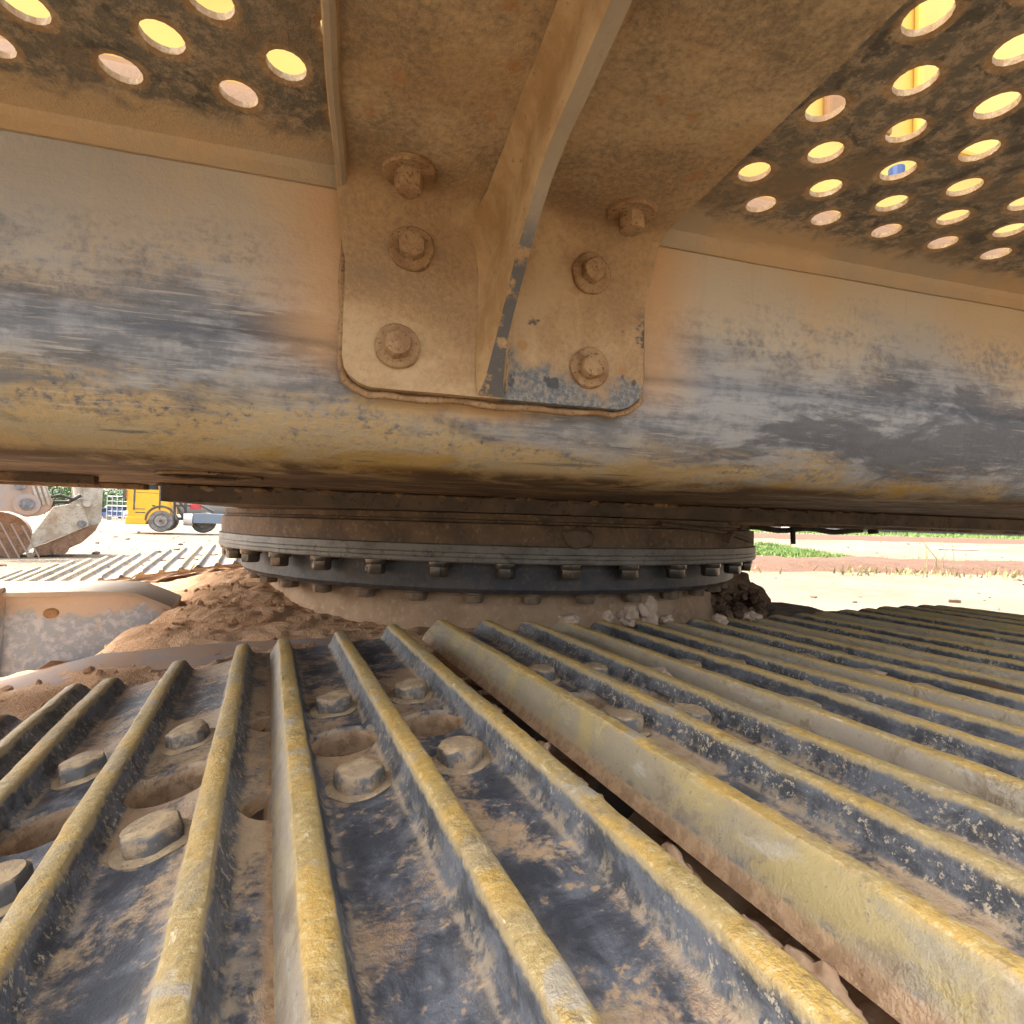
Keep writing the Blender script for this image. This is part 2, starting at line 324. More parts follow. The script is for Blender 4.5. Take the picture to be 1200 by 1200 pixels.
def box(bm, x0, x1, y0, y1, z0, z1, bev=0.0, mi=0):
    r = bmesh.ops.create_cube(bm, size=1); vs = r['verts']
    for v in vs: v.co = Vector(((x0 + x1) / 2 + v.co.x * (x1 - x0), (y0 + y1) / 2 + v.co.y * (y1 - y0), (z0 + z1) / 2 + v.co.z * (z1 - z0)))
    fs = list({f for v in vs for f in v.link_faces})
    for f in fs: f.material_index = mi
    if bev:
        es = list({e for v in vs for e in v.link_edges}); bmesh.ops.bevel(bm, geom=es, offset=bev, segments=2, affect='EDGES', profile=.6)
def tube(bm, pts, rad, seg=8, cap=True):
    pts = [Vector(p) for p in pts]; rings = []
    for i, p in enumerate(pts):
        d = (pts[min(i + 1, len(pts) - 1)] - pts[max(i - 1, 0)]).normalized()
        a = d.orthogonal().normalized() if not rings else (pa - d * pa.dot(d)).normalized()
        pa = a; b = d.cross(a); r = rad[i] if isinstance(rad, (list, tuple)) else rad
        rings.append([bm.verts.new(p + (a * math.cos(t) + b * math.sin(t)) * r) for t in [2 * math.pi * k / seg for k in range(seg)]])
    for A, B in zip(rings, rings[1:]):
        for k in range(seg): bm.faces.new((A[k], A[(k + 1) % seg], B[(k + 1) % seg], B[k]))
    if cap: bm.faces.new(rings[0][::-1]); bm.faces.new(rings[-1])
def prism(bm, poly, axis, a0, a1, mi=0):
    """poly: 2D points; extruded along axis 0/1/2 from a0 to a1"""
    def P(p, a): q = list(p); q.insert(axis, a); return q
    A = [bm.verts.new(P(p, a0)) for p in poly]; B = [bm.verts.new(P(p, a1)) for p in poly]
    fs = [bm.faces.new(A), bm.faces.new(B[::-1])]; n = len(poly)
    for i in range(n): fs.append(bm.faces.new((A[i], B[i], B[(i + 1) % n], A[(i + 1) % n])))
    for f in fs: f.material_index = mi
    return fs
def lathe(bm, prof, seg=128, c=(0, 0), jit=0.0, mi=None):
    rings = []
    for i in range(seg):
        t = 2 * math.pi * i / seg; ring = []
        for (r, z) in prof:
            p = Vector((c[0] + r * math.cos(t), c[1] + r * math.sin(t), z))
            if jit: q = mnoise.noise_vector(p * 22) * jit; p += q
            ring.append(bm.verts.new(p))
        rings.append(ring)
    for i in range(seg):
        A, B = rings[i], rings[(i + 1) % seg]
        for k in range(len(prof) - 1):
            f = bm.faces.new((A[k], B[k], B[k + 1], A[k + 1]))
            if mi: f.material_index = mi[k]
def roughen(bm, amp, scale, axis=None):
    for v in bm.verts:
        q = mnoise.noise_vector(v.co * scale) * amp
        v.co += q
def hexbolt(bm, p, r, h, wr=0.0, wh=.003, d=(0, 0, 1), seg=6, dome=.25, flip=0.0):
    """hex head on a round washer, standing on point p along d"""
    d = Vector(d).normalized(); q = Vector((0, 0, 1)).rotation_difference(d); p = Vector(p)
    prof = []
    if wr: prof += [(wr, 0, 24), (wr, wh * .7, 24), (wr * .93, wh, 24)]
    rot = random.random() * 6
    def ring(rr, z, hexed):
        out = []
        for k in range(24):
            t = 2 * math.pi * k / 24
            rad = rr
            if hexed:
                u = (t % (math.pi / 3)) - math.pi / 6; rad = rr * math.cos(math.pi / 6) / math.cos(u)
                rad = min(rad, rr * .955)
            t2 = t + rot + flip
            out.append(bm.verts.new(p + q @ Vector((rad * math.cos(t2), rad * math.sin(t2), z))))
        return out
    z0 = wh if wr else 0
    rs = ([ring(wr, 0, 0), ring(wr, wh * .7, 0), ring(wr * .94, wh, 0)] if wr else []) + [ring(r, z0, 1), ring(r, z0 + h * .74, 1), ring(r * .95, z0 + h * .88, 1), ring(r * .82, z0 + h * .97, 0), ring(r * .5, z0 + h, 0)]
    for A, B in zip(rs, rs[1:]):
        for k in range(24): bm.faces.new((A[k], A[(k + 1) % 24], B[(k + 1) % 24], B[k]))
    bm.faces.new(rs[-1])
def cut(o, cutters):
    """apply boolean differences with throw-away cutter objects"""
    for c in cutters:
        md = o.modifiers.new('cut', 'BOOLEAN'); md.operation = 'DIFFERENCE'; md.solver = 'EXACT'; md.object = c
    dg = bpy.context.evaluated_depsgraph_get(); dg.update()
    me = bpy.data.meshes.new_from_object(o.evaluated_get(dg)); o.modifiers.clear(); old = o.data; o.data = me; bpy.data.meshes.remove(old)
def kill(objs):
    for c in objs:
        me = c.data; bpy.data.objects.remove(c); bpy.data.meshes.remove(me)

# ------------------------------------------------------------------ ground and distance
def ground_z(x, y):
    """height of the yard: level round the machine, rising gently to the right far field"""
    t = max(0, min(1, (y - 9) / 28)); t = t * t * (3 - 2 * t); s = max(0, min(1, (x - 1) / 9)); s = s * s * (3 - 2 * s)
    return t * s * .93
bm = bmesh.new(); N_ = 150
def gc(i): u = (i / N_) * 2 - 1; return (60 * u + 640 * u ** 5)
gv = [[bm.verts.new((gc(i), gc(j) + 20, ground_z(gc(i), gc(j) + 20) + .02 * mnoise.noise(Vector((gc(i) * .6, gc(j) * .6, 0))))) for j in range(N_ + 1)] for i in range(N_ + 1)]
for i in range(N_):
    for j in range(N_): bm.faces.new((gv[i][j], gv[i + 1][j], gv[i + 1][j + 1], gv[i][j + 1]))
mesh('ground', bm, M['ground'], smooth=True, kind='structure')

# ------------------------------------------------------------------ EXCAVATOR
# local frames: upper works X=b along the side beam, Y=c away from the camera; track X=s, Y=l ; both with z measured from eye height
EX = empty('excavator', (0, 1.78, 0), 'dusty tracked excavator seen close from between its upper frame and track', 'excavator')
UB = dict(loc=(0, -1.78, H), rot=(0, 0, R(14.9)))
TB = dict(loc=(0, -1.78, H), rot=(0, 0, R(24)))
BC = (-.0624, 1.777)                                   # swing axis, world
a = -R(14.9); BU = (BC[0] * math.cos(a) - BC[1] * math.sin(a), BC[0] * math.sin(a) + BC[1] * math.cos(a))
a = -R(24); BT = (BC[0] * math.cos(a) - BC[1] * math.sin(a), BC[0] * math.sin(a) + BC[1] * math.cos(a))

# --- side beam: flat face, big lower radius
prof = [(.52, .345), (.465, .335), (.44, .315), (.43, .285), (.43, .255)] + [(.43, .25 - .012 * i) for i in range(1, 11)]
r_ = .088
prof += [(.43 + r_ - r_ * math.cos(t), .13 - r_ * math.sin(t)) for t in [R(6 * k) for k in range(0, 16)]]
prof += [(.56, .0425), (.60, .044)]
bm = bmesh.new(); nb = 330; rows = []
for i in range(nb + 1):
    b = -1.7 + 4.6 * i / nb; row = []
    for (c, z) in prof:
        p = Vector((b, c, z)); d = mnoise.noise(Vector((b * 5, z * 9, 1))) * .0022 + mnoise.noise(Vector((b * 16, z * 24, 4))) * .0008
        low = max(0, (.10 - z) / .06); d += low * .0028 * mnoise.noise(Vector((b * 13, z * 10, 9)))
        p.y += d; p.z += d * .7 * (1 if z < .12 else 0); row.append(bm.verts.new(p))
    rows.append(row)
for A, B in zip(rows, rows[1:]):
    for k in range(len(prof) - 1): bm.faces.new((A[k], B[k], B[k + 1], A[k + 1]))
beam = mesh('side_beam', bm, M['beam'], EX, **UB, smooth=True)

# --- underside sheets behind the beam
bm = bmesh.new()
def sheet(bm, b0, b1, c0, c1, z0, z1): box(bm, b0, b1, c0, c1, z0, z1, .004)
box(bm, -1.7, 2.9, .585, 1.03, .046, .0485)
us = mesh('underside_plate', bm, M['under'], EX, **UB)
bm = bmesh.new()
bmesh.ops.create_cone(bm, cap_ends=True, segments=40, radius1=.052, radius2=.052, depth=.2, matrix=Matrix.Translation((-.175, .70, .05)))
c1 = mesh('cutter', bm, M['under'], EX, **UB)
cut(us, [c1]); kill([c1])
bm = bmesh.new()
tube(bm, [(-.175 + .053 * math.cos(t), .70 + .053 * math.sin(t), .0445) for t in [2 * math.pi * k / 32 for k in range(33)]], .0025, 6)
mesh('hole_rim', bm, M['under'], us)
bm = bmesh.new(); lathe(bm, [(.0, .20), (.06, .20), (.06, .049)], 32, (-.175, .70)); mesh('hole_shade_liner', bm, M['rubber'], us)  # added black liner stands in for the deep shade inside the opening
# flanges and stiffeners on the underside
bm = bmesh.new(); box(bm, -1.7, -.34, .985, 1.005, .036, .045, .002); box(bm, -1.7, -.335, .80, .815, .034, .0455, .002)
roughen(bm, .002, 8); mesh('underside_rib', bm, M['under'], us)
# weld bead / torn lip along the beam heel
bm = bmesh.new(); tube(bm, [(-1.6 + .03 * i, .593 + .003 * math.sin(i * 1.3), .0470 + .0012 * mnoise.noise(Vector((i * .4, 0, 0)))) for i in range(150)], .0032, 6)
mesh('weld_bead', bm, M['under'], us)
# swing-frame base plate over the bearing
bm = bmesh.new(); box(bm, -.304, 1.62, .94, 2.62, .018, .0445, .002)
bp = mesh('base_plate', bm, M['dark_plate'], EX, **UB)
bm = bmesh.new()
for i in range(40):
    b = -.3 + i * .035 + random.uniform(-.01, .01); hexless = random.uniform(.004, .010)
    bmesh.ops.create_icosphere(bm, subdivisions=1, radius=hexless, matrix=Matrix.Translation((b, .937, .043 + random.uniform(-.004, .002))) @ Matrix.Diagonal((1.8, .5, .6, 1)))
roughen(bm, .004, 90); mesh('grime_lumps', bm, M['under'], bp, kind='stuff')
# right-hand under-channel with hanging studs
bm = bmesh.new(); box(bm, .66, 2.9, 1.07, 1.16, .012, .05, .003); box(bm, .62, 2.9, .99, 1.07, .033, .046, .003); roughen(bm, .0015, 9)
ch = mesh('under_channel', bm, M['under'], EX, **UB)
for (b, c, z0, z1, r) in ((1.005, 1.11, -.03, .013, .006), (.75, 1.12, -.004, .013, .011), (.86, 1.12, .004, .013, .008), (1.25, 1.11, .002, .013, .012)):
    bm = bmesh.new(); tube(bm, [(b, c, z1), (b, c, (z0 + z1) / 2), (b + .001, c, z0)], r, 10); mesh('hanging_stud', bm, M['rubber'], ch)
bm = bmesh.new(); tube(bm, [(.56 + .02 * i, 1.2, .006 - .010 * math.sin(i / 9 * math.pi)) for i in range(10)], .006, 8); tube(bm, [(.9 + .03 * i, 1.18, .006 + .004 * math.sin(i * 1.1)) for i in range(14)], .007, 8)
mesh('hose', bm, M['rubber'], ch)

# --- bracket: bolted plate that bends into the deck arm
BL, BR = -.0215, .2225
pp = [(.4175, .098), (.4175, .1005), (.4175, .105), (.4175, .111), (.4175, .120)] + [(.4175, .13 + .01 * i) for i in range(9)]
pp += [(.4175 - .022 + .022 * math.cos(t), .222 + .022 * math.sin(t)) for t in [R(15 * k) for k in range(1, 7)]]
pp += [(.385 - .03 * i, .244) for i in range(10)]
bm = bmesh.new(); nx = 36; fr = []; bk = []
for i, (c, z) in enumerate(pp):
    ins = {0: .021, 1: .013, 2: .0065, 3: .0018}.get(i, 0.0)
    wd = 0.0 if z < .19 else min(1, (z - .19) / .03) * .006
    l, r = BL + ins - wd, BR - ins + wd * 1.4
    A = []; B = []
    if i == 0: t = Vector((0, 1))
    q0 = pp[max(i - 1, 0)]; q1 = pp[min(i + 1, len(pp) - 1)]; dv = Vector((q1[0] - q0[0], q1[1] - q0[1])).normalized(); nrm = Vector((-dv.y, dv.x))   # toward camera / down
    for k in range(nx + 1):
        b = l + (r - l) * k / nx; d = .0009 * mnoise.noise(Vector((b * 22, c * 22, z * 22)))
        A.append(bm.verts.new((b, c + nrm.x * d, z + nrm.y * d))); B.append(bm.verts.new((b, c - nrm.x * .011, z - nrm.y * .011)))
    fr.append(A); bk.append(B)
for i in range(len(pp) - 1):
    for k in range(nx):
        bm.faces.new((fr[i][k], fr[i][k + 1], fr[i + 1][k + 1], fr[i + 1][k])); bm.faces.new((bk[i][k], bk[i + 1][k], bk[i + 1][k + 1], bk[i][k + 1]))
    bm.faces.new((fr[i][0], fr[i + 1][0], bk[i + 1][0], bk[i][0])); bm.faces.new((fr[i][nx], bk[i][nx], bk[i + 1][nx], fr[i + 1][nx]))
for k in range(nx): bm.faces.new((fr[0][k], bk[0][k], bk[0][k + 1], fr[0][k + 1]))
br = mesh('bracket', bm, M['bracket'], EX, **UB, smooth=40)
# gusset
fe = [(.4165, .099), (.408, .111), (.39, .135), (.365, .155), (.34, .171), (.318, .187), (.297, .197), (.27, .203), (.24, .207), (.198, .212), (.155, .214), (.112, .217)]
bm = bmesh.new(); rows = []
for (c, z) in fe:
    tc_, tz = (min(c, .4165), .2435); steps = 10; row = []
    for sgn, b in ((0, .086), (1, .098)):
        pass
    rows.append((c, z))
def fin_pt(i, f, b):
    c, z = rows[i]; tz = .2435 if c < .395 else .222 + math.sqrt(max(0, .022 ** 2 - (c - .3955) ** 2))
    return Vector((b, c, z + (tz - z) * f))
nf = 14; L0 = [[None] * (nf + 1) for _ in rows]; L1 = [[None] * (nf + 1) for _ in rows]
for i in range(len(rows)):
    for k in range(nf + 1):
        f = (k / nf) ** .8; fl = .009 * max(0, 1 - (1 - f) * 3) ** 2 + .008 * max(0, 1 - (.4165 - rows[i][0]) / .028) ** 2
        e = .0018 if k == 0 else 0
        L0[i][k] = bm.verts.new(fin_pt(i, f, .086 - fl + e)); L1[i][k] = bm.verts.new(fin_pt(i, f, .098 + fl * .6 - e))
for i in range(len(rows) - 1):
    for k in range(nf):
        bm.faces.new((L0[i][k], L0[i][k + 1], L0[i + 1][k + 1], L0[i + 1][k])); bm.faces.new((L1[i][k], L1[i + 1][k], L1[i + 1][k + 1], L1[i][k + 1]))
    bm.faces.new((L0[i][0], L0[i + 1][0], L1[i + 1][0], L1[i][0]))
for v in bm.verts: v.co += mnoise.noise_vector(v.co * 30) * .0012
mesh('gusset', bm, M['fin'], br, smooth=40)
# lumpy weld along the gusset
for b_ in (.0835, .1005):
    bm = bmesh.new(); tube(bm, [(b_ + .0007 * mnoise.noise(Vector((i * .7, b_ * 90, 0))), .4155, .103 + .0052 * i) for i in range(22)] + [(b_, .409, .2345), (b_, .402, .2405)] + [(b_ + .0008 * mnoise.noise(Vector((i * .7, b_ * 90, 5))), .394 - .0085 * i, .2432) for i in range(32)], [.0032 + .0009 * math.sin(i * 2.1) for i in range(56)], 8)
    roughen(bm, .0009, 160); mesh('weld_bead', bm, M['fin'], br, smooth=True)
# rolled left edge of the arm
bm = bmesh.new(); tube(bm, [(BL - .004 + .0006 * math.sin(i * .9), .43 - .02 * i, .243 + .0008 * math.sin(i * 1.7)) for i in range(17)], .0042, 8); mesh('rolled_edge', bm, M['fin'], br)
for b, z in ((.018, .13), (.173, .1295), (.026, .205), (.1725, .208)):
    bm = bmesh.new(); hexbolt(bm, (b, .4178, z), .0108, .0085, .0170, .004, (0, -1, 0)); roughen(bm, .0012, 90); mesh('bolt', bm, M['rust_bolt'], br, smooth=35)
for b, c in ((.021, .383), (.19, .381)):
    bm = bmesh.new(); hexbolt(bm, (b, c, .2442), .0108, .012, .0190, .004, (0, 0, -1)); roughen(bm, .0013, 90); mesh('bolt', bm, M['rust_bolt'], br, smooth=35)
# caked dust along the plate foot
bm = bmesh.new(); tube(bm, [(BL - .001 + (0 if i < 8 else 0) + .0006 * math.sin(i), .4275, .235 - .0115 * i) for i in range(11)] + [(BL + .003, .4275, .104), (BL + .012, .4275, .0975)] +
    [(BL + .02 + .0125 * i, .4275, .0945 + .0008 * math.sin(i * 1.4)) for i in range(17)] + [(BR - .008, .4275, .099), (BR + .001, .4275, .108)] + [(BR + .002 + .0006 * math.sin(i), .4275, .12 + .0115 * i) for i in range(10)], .0030, 7)
roughen(bm, .0018, 70); mesh('caked_dust_seam', bm, M['rust_bolt'], br, smooth=True)

# --- perforated deck
bm = bmesh.new(); lay = bm.verts.layers.float.new('halo'); G = .032; HR = .0112
zb, zt = .262, .2665
jmax = 9; vcache = {}
def dv(b, c, z, h=0.0):
    k = (round(b, 5), round(c, 5), round(z, 5)); v = vcache.get(k)
    if v is None: v = bm.verts.new((b, c, z)); v[lay] = h; vcache[k] = v
    return v
for j in range(jmax):
    c = .370 - G * j
    for i in range(-37, 42):
        b = .298 + G * i
        if (i + j) % 2 == 0:
            sq = []
            for k in range(16):
                t = 2 * math.pi * k / 16 + math.pi / 4; cs, sn = math.cos(t), math.sin(t); q = G / 2 / max(abs(cs), abs(sn)); sq.append((cs, sn, q))
            ln = len(sq)
            for z, mid, wall in ((zb, zb + .0006, 1), (zt, zt, 0)):
                for k in range(ln):
                    a1, a2 = sq[k], sq[(k + 1) % ln]
                    o1 = dv(b + a1[0] * a1[2], c + a1[1] * a1[2], z); o2 = dv(b + a2[0] * a2[2], c + a2[1] * a2[2], z)
                    m1 = dv(b + a1[0] * .0152, c + a1[1] * .0152, z, .62); m2 = dv(b + a2[0] * .0152, c + a2[1] * .0152, z, .62)
                    i1 = dv(b + a1[0] * HR, c + a1[1] * HR, mid, 1.0); i2 = dv(b + a2[0] * HR, c + a2[1] * HR, mid, 1.0)
                    bm.faces.new((o1, o2, m2, m1)); bm.faces.new((m1, m2, i2, i1))
            for k in range(ln):
                a1, a2 = sq[k], sq[(k + 1) % ln]
                bm.faces.new((dv(b + a1[0] * HR, c + a1[1] * HR, zb + .0006, 1.0), dv(b + a2[0] * HR, c + a2[1] * HR, zb + .0006, 1.0), dv(b + a2[0] * HR, c + a2[1] * HR, zt, 1.0), dv(b + a1[0] * HR, c + a1[1] * HR, zt, 1.0)))
        else:
            h = G / 2
            for z in (zb, zt): bm.faces.new((dv(b - h, c - h, z), dv(b + h, c - h, z), dv(b + h, c + h, z), dv(b - h, c + h, z)))
b0, b1 = .298 - G * 37.5, .298 + G * 41.5; c0 = .386
deck = mesh('deck_plate', bm, M['deck'], EX, **UB)
bm = bmesh.new()
# solid margin and folded lip: an L-section, slightly wavy
L = [(.3862, .262), (.412, .262), (.4205, .260), (.4245, .2555), (.4255, .247), (.4290, .2475), (.4285, .258), (.424, .265), (.412, .2665), (.3862, .2665)]
rows = []
for i in range(161):
    b = b0 + (b1 - b0) * i / 160; w_ = .0012 * mnoise.noise(Vector((b * 7, 2, 0)))
    rows.append([bm.verts.new((b, c, z + w_ * (c - .386) / .04)) for c, z in L])
for A, B in zip(rows, rows[1:]):
    for k in range(len(L)): bm.faces.new((A[k], B[k], B[(k + 1) % len(L)], A[(k + 1) % len(L)]))
mesh('deck_lip', bm, M['deck'], deck, smooth=35)

# --- house above the deck; its unseen left ends are shaped to steer the sun
bm = bmesh.new(); box(bm, -2.3, 2.9, .50, 1.06, .36, 2.0, .02); box(bm, -.76, 2.9, 1.06, 3.1, .40, 2.0, .02)
hs = mesh('house_body', bm, M['yellow'], EX, **UB)
bm = bmesh.new(); box(bm, -2.3, 2.9, .488, .56, .325, .358, .006); mesh('house_sill', bm, M['house_dust'], hs)
bm = bmesh.new(); box(bm, -1.7, 2.9, .56, 1.0, .30, .324); box(bm, -.76, 2.9, 1.032, 3.05, .13, .398); mesh('house_floor', bm, M['under'], hs)
for i, b in enumerate((-1.2, -.36, .48, .61, 1.45)):
    bm = bmesh.new(); box(bm, b, b + (.78 if i != 2 else .09), .488, .4985, .46, 1.6, .004)
    mesh('door_panel', bm, M['yellow'] if i != 2 else M['house_dust'], hs)
bm = bmesh.new(); tube(bm, [(.388, .329, .272), (.388, .329, .284)], .0055, 12); mesh('cap', bm, M['blue'], deck)

# --- swing bearing
cx, cy = BU
bm = bmesh.new()
prof = [(.60, .0175), (.772, .0165), (.774, .006), (.766, .004), (.766, .0), (.778, -.002), (.7785, -.03), (.7775, -.0405), (.7825, -.0425), (.7832, -.055), (.7822, -.056), (.7832, -.057), (.7835, -.0635), (.7825, -.0645), (.7835, -.0655), (.7835, -.072), (.7815, -.0745), (.60, -.0745)]
lathe(bm, prof, 220, (cx, cy), .0006, [0] * 7 + [1] * 10)
sb = mesh('swing_bearing', bm, [M['ring_brown'], M['ring_gray']], EX, **UB, smooth=30)
bm = bmesh.new()
lathe(bm, [(.60, -.076), (.728, -.076), (.7285, -.128), (.722, -.137), (.60, -.137)], 200, (cx, cy), .0008)
mesh('lower_ring', bm, M['ring_dark'], sb, smooth=30)
NB = 38
for i in range(NB):
    t = 2 * math.pi * (i + .35) / NB
    if math.sin(t) > .35: continue
    p = (cx + .757 * math.cos(t), cy + .757 * math.sin(t), -.0745)
    bm = bmesh.new(); hexbolt(bm, p, .0205, .019, .0225, .010, (0, 0, -1)); mesh('bolt', bm, M['bearing_bolt'], sb, smooth=30)
    t2 = t + .5 * 2 * math.pi / NB; p = (cx + .694 * math.cos(t2), cy + .694 * math.sin(t2), -.137)
    bm = bmesh.new(); hexbolt(bm, p, .0215, .016, .0245, .005, (0, 0, -1)); roughen(bm, .0012, 90); mesh('bolt', bm, M['dusty_bolt'], sb, smooth=40)
# grease line and clip on the ring flank
bm = bmesh.new(); pts = []
for i in range(12):
    t = R(-78) + R(2.6) * i; pts.append((cx + .786 * math.cos(t), cy + .786 * math.sin(t), .008 - .0022 * i - .010 * max(0, (i - 6) / 5)))
tube(bm, pts, .005, 8); mesh('grease_line', bm, M['dark_plate'], sb)
bm = bmesh.new(); box(bm, -.012, .012, -.006, .006, -.012, .012, .003); roughen(bm, .003, 60)
t = R(-62); mesh('line_clip', bm, M['ring_brown'], sb, loc=(cx + .787 * math.cos(t), cy + .787 * math.sin(t), -.014), rot=(0, .3, t))
# caked lump on the ring
bm = bmesh.new(); bmesh.ops.create_icosphere(bm, subdivisions=3, radius=1); roughen(bm, .35, 1.3)
for v in bm.verts: v.co = Vector((v.co.x * .035, v.co.y * .008, v.co.z * .02))
t = R(-91); mesh('grease_lump', bm, M['dark_plate'], sb, loc=(cx + .779 * math.cos(t), cy + .779 * math.sin(t), -.024), rot=(0, 0, 0), smooth=True)
# pedestal
bm = bmesh.new(); lathe(bm, [(.665, -.137), (.668, -.17), (.68, -.21), (.71, -.27), (.74, -.36)], 140, BT, .004)
mesh('pedestal', bm, M['pedestal'], EX, **TB, smooth=True)

# --- carbody dirt bed (height field from control points, track frame)
CP = [(-.34, 1.35, -.296), (-.37, 1.15, -.285), (-.48, 1.34, -.36), (-.40, 1.0, -.285), (-.106, 1.3, -.192), (-.154, 1.168, -.206), (-.286, .9, -.238), (-.31, .85, -.247), (-.2, .95, -.218), (.02, .95, -.208), (-.05, 1.5, -.172), (.2, .9, -.21), (.5, .88, -.215), (.9, .88, -.22), (1.3, .9, -.27), (1.5, 1.2, -.30),
      (-.6, 1.3, -.36), (-.8, 1.0, -.40), (-.7, 1.7, -.33), (-.3, 1.75, -.215), (-.05, 1.9, -.175), (.3, 1.6, -.165), (1.4, 1.5, -.30), (1.7, 1.1, -.4), (1.7, 2.1, -.4), (.6, 2.4, -.2), (-.25, 2.3, -.25), (-1, 2.3, -.45), (-.5, .8, -.33)]
def bed(s, l):
    W = 0; Z = 0
    for (a_, b_, z_) in CP:
        d = (s - a_) ** 2 + (l - b_) ** 2 + .0006; q = 1 / d ** 1.7; W += q; Z += q * z_
    z = Z / W
    z += .006 * mnoise.noise(Vector((s * 14, l * 14, 0))) + .0055 * mnoise.noise(Vector((s * 38, l * 38, 3))) + .0045 * mnoise.noise(Vector((s * 90, l * 90, 5)))
    return z
bm = bmesh.new(); ns, nl = 230, 150; g = [[bm.verts.new((-1.0 + 2.6 * i / ns, .79 + 1.5 * j / nl, bed(-1.0 + 2.6 * i / ns, .79 + 1.5 * j / nl))) for j in range(nl + 1)] for i in range(ns + 1)]
for i in range(ns):
    for j in range(nl): bm.faces.new((g[i][j], g[i + 1][j], g[i + 1][j + 1], g[i][j + 1]))
bedo = mesh('caked_dirt', bm, M['dirt'], EX, **TB, smooth=True, kind='stuff')
def clodmesh(rad, sq=(1, 1, 1), seed=0, sub=2, amp=.45):
    b = bmesh.new(); bmesh.ops.create_icosphere(b, subdivisions=sub, radius=1)
    for v in b.verts:
        k = 1 + amp * mnoise.noise(v.co * 1.4 + Vector((seed * 7.3, 0, 0))) + amp * .4 * mnoise.noise(v.co * 4 + Vector((0, seed * 3.1, 0)))
        v.co = Vector((v.co.x * sq[0], v.co.y * sq[1], v.co.z * sq[2])) * rad * k
    return b
bm = bmesh.new()
for i in range(420):
    s = random.uniform(-.45, .35); l = random.uniform(.82, 1.75)
    if math.hypot(s - BT[0], l - BT[1]) < .68: continue
    rr = random.choice((.0012, .0015, .002, .002, .0025, .003, .004, .007)) * random.uniform(.7, 1.2); M4 = Matrix.Translation((s, l, bed(s, l) + rr * .3)) @ Matrix.Rotation(random.random() * 6, 4, 'Z')
    r = bmesh.ops.create_icosphere(bm, subdivisions=1, radius=rr, matrix=M4)
    for v in r['verts']: v.co += mnoise.noise_vector(v.co * 300 / 2) * rr * .5
mesh('dirt_crumbs', bm, M['dirt'], bedo, kind='stuff')
# carbody structure below the dirt
bm = bmesh.new(); box(bm, -.15, 1.5, .95, 2.35, -.62, -.30, .02); mesh('carbody', bm, M['pedestal'], EX, **TB)
bm = bmesh.new(); pl = [(-.62, .985, -.341), (-.40, .975, -.268), (-.22, .965, -.2185), (-.05, .95, -.2095), (.10, .94, -.2105)]
rows = []
for (s, l, z) in pl: rows.append([bm.verts.new((s, l - .055, z - .006)), bm.verts.new((s, l + .03, z + .006)), bm.verts.new((s, l + .034, z - .03)), bm.verts.new((s, l - .058, z - .04))])
for A, B in zip(rows, rows[1:]):
    for k in range(4): bm.faces.new((A[k], B[k], B[(k + 1) % 4], A[(k + 1) % 4]))
bm.faces.new(rows[0]); bm.faces.new(rows[-1][::-1])
bmesh.ops.subdivide_edges(bm, edges=bm.edges[:], cuts=3, use_grid_fill=True); roughen(bm, .004, 9)
mesh('leg_plate', bm, M['leg_top'], EX, **TB, smooth=40)
# upright frame plate with rolled flange at far left
bm = bmesh.new()
top = [(-.62, -.162), (-.472, -.1645), (-.40, -.165), (-.33, -.165), (-.267, -.167), (-.24, -.172), (-.205, -.188), (-.178, -.202)]
bot = [(-.62, -.40), (-.472, -.36), (-.40, -.34), (-.33, -.31), (-.267, -.27), (-.24, -.25), (-.205, -.22), (-.178, -.205)]
fp = [bm.verts.new((s, 1.36, z)) for s, z in top]; fb = [bm.verts.new((s, 1.345, z)) for s, z in bot]
for k in range(7): bm.faces.new((fp[k], fp[k + 1], fb[k + 1], fb[k]))
bmesh.ops.subdivide_edges(bm, edges=bm.edges[:], cuts=2, use_grid_fill=True)
fpo = mesh('frame_plate', bm, M['leg'], EX, **TB, smooth=True)
bm = bmesh.new(); rows = []
for (s, z) in top: rows.append([bm.verts.new((s, 1.334, z - .003)), bm.verts.new((s, 1.337, z + .005)), bm.verts.new((s, 1.35, z + .009)), bm.verts.new((s, 1.47, z + .012)), bm.verts.new((s, 1.47, z - .01)), bm.verts.new((s, 1.358, z - .006))])
for A, B in zip(rows, rows[1:]):
    for k in range(6): bm.faces.new((A[k], B[k], B[(k + 1) % 6], A[(k + 1) % 6]))
bm.faces.new(rows[-1]); bm.faces.new(rows[0][::-1]); mesh('flange', bm, M['leg'], fpo, smooth=50)
bm = bmesh.new(); box(bm, -.475, -.455, 1.325, 1.356, -.42, -.150, .004); mesh('end_rib', bm, M['leg'], fpo)
bm = bmesh.new(); bmesh.ops.create_uvsphere(bm, u_segments=14, v_segments=8, radius=.014, matrix=Matrix.Translation((-.385, 1.358, -.205)) @ Matrix.Diagonal((1, .4, .8, 1))); mesh('plug', bm, M['rust_bolt'], fpo, smooth=True)

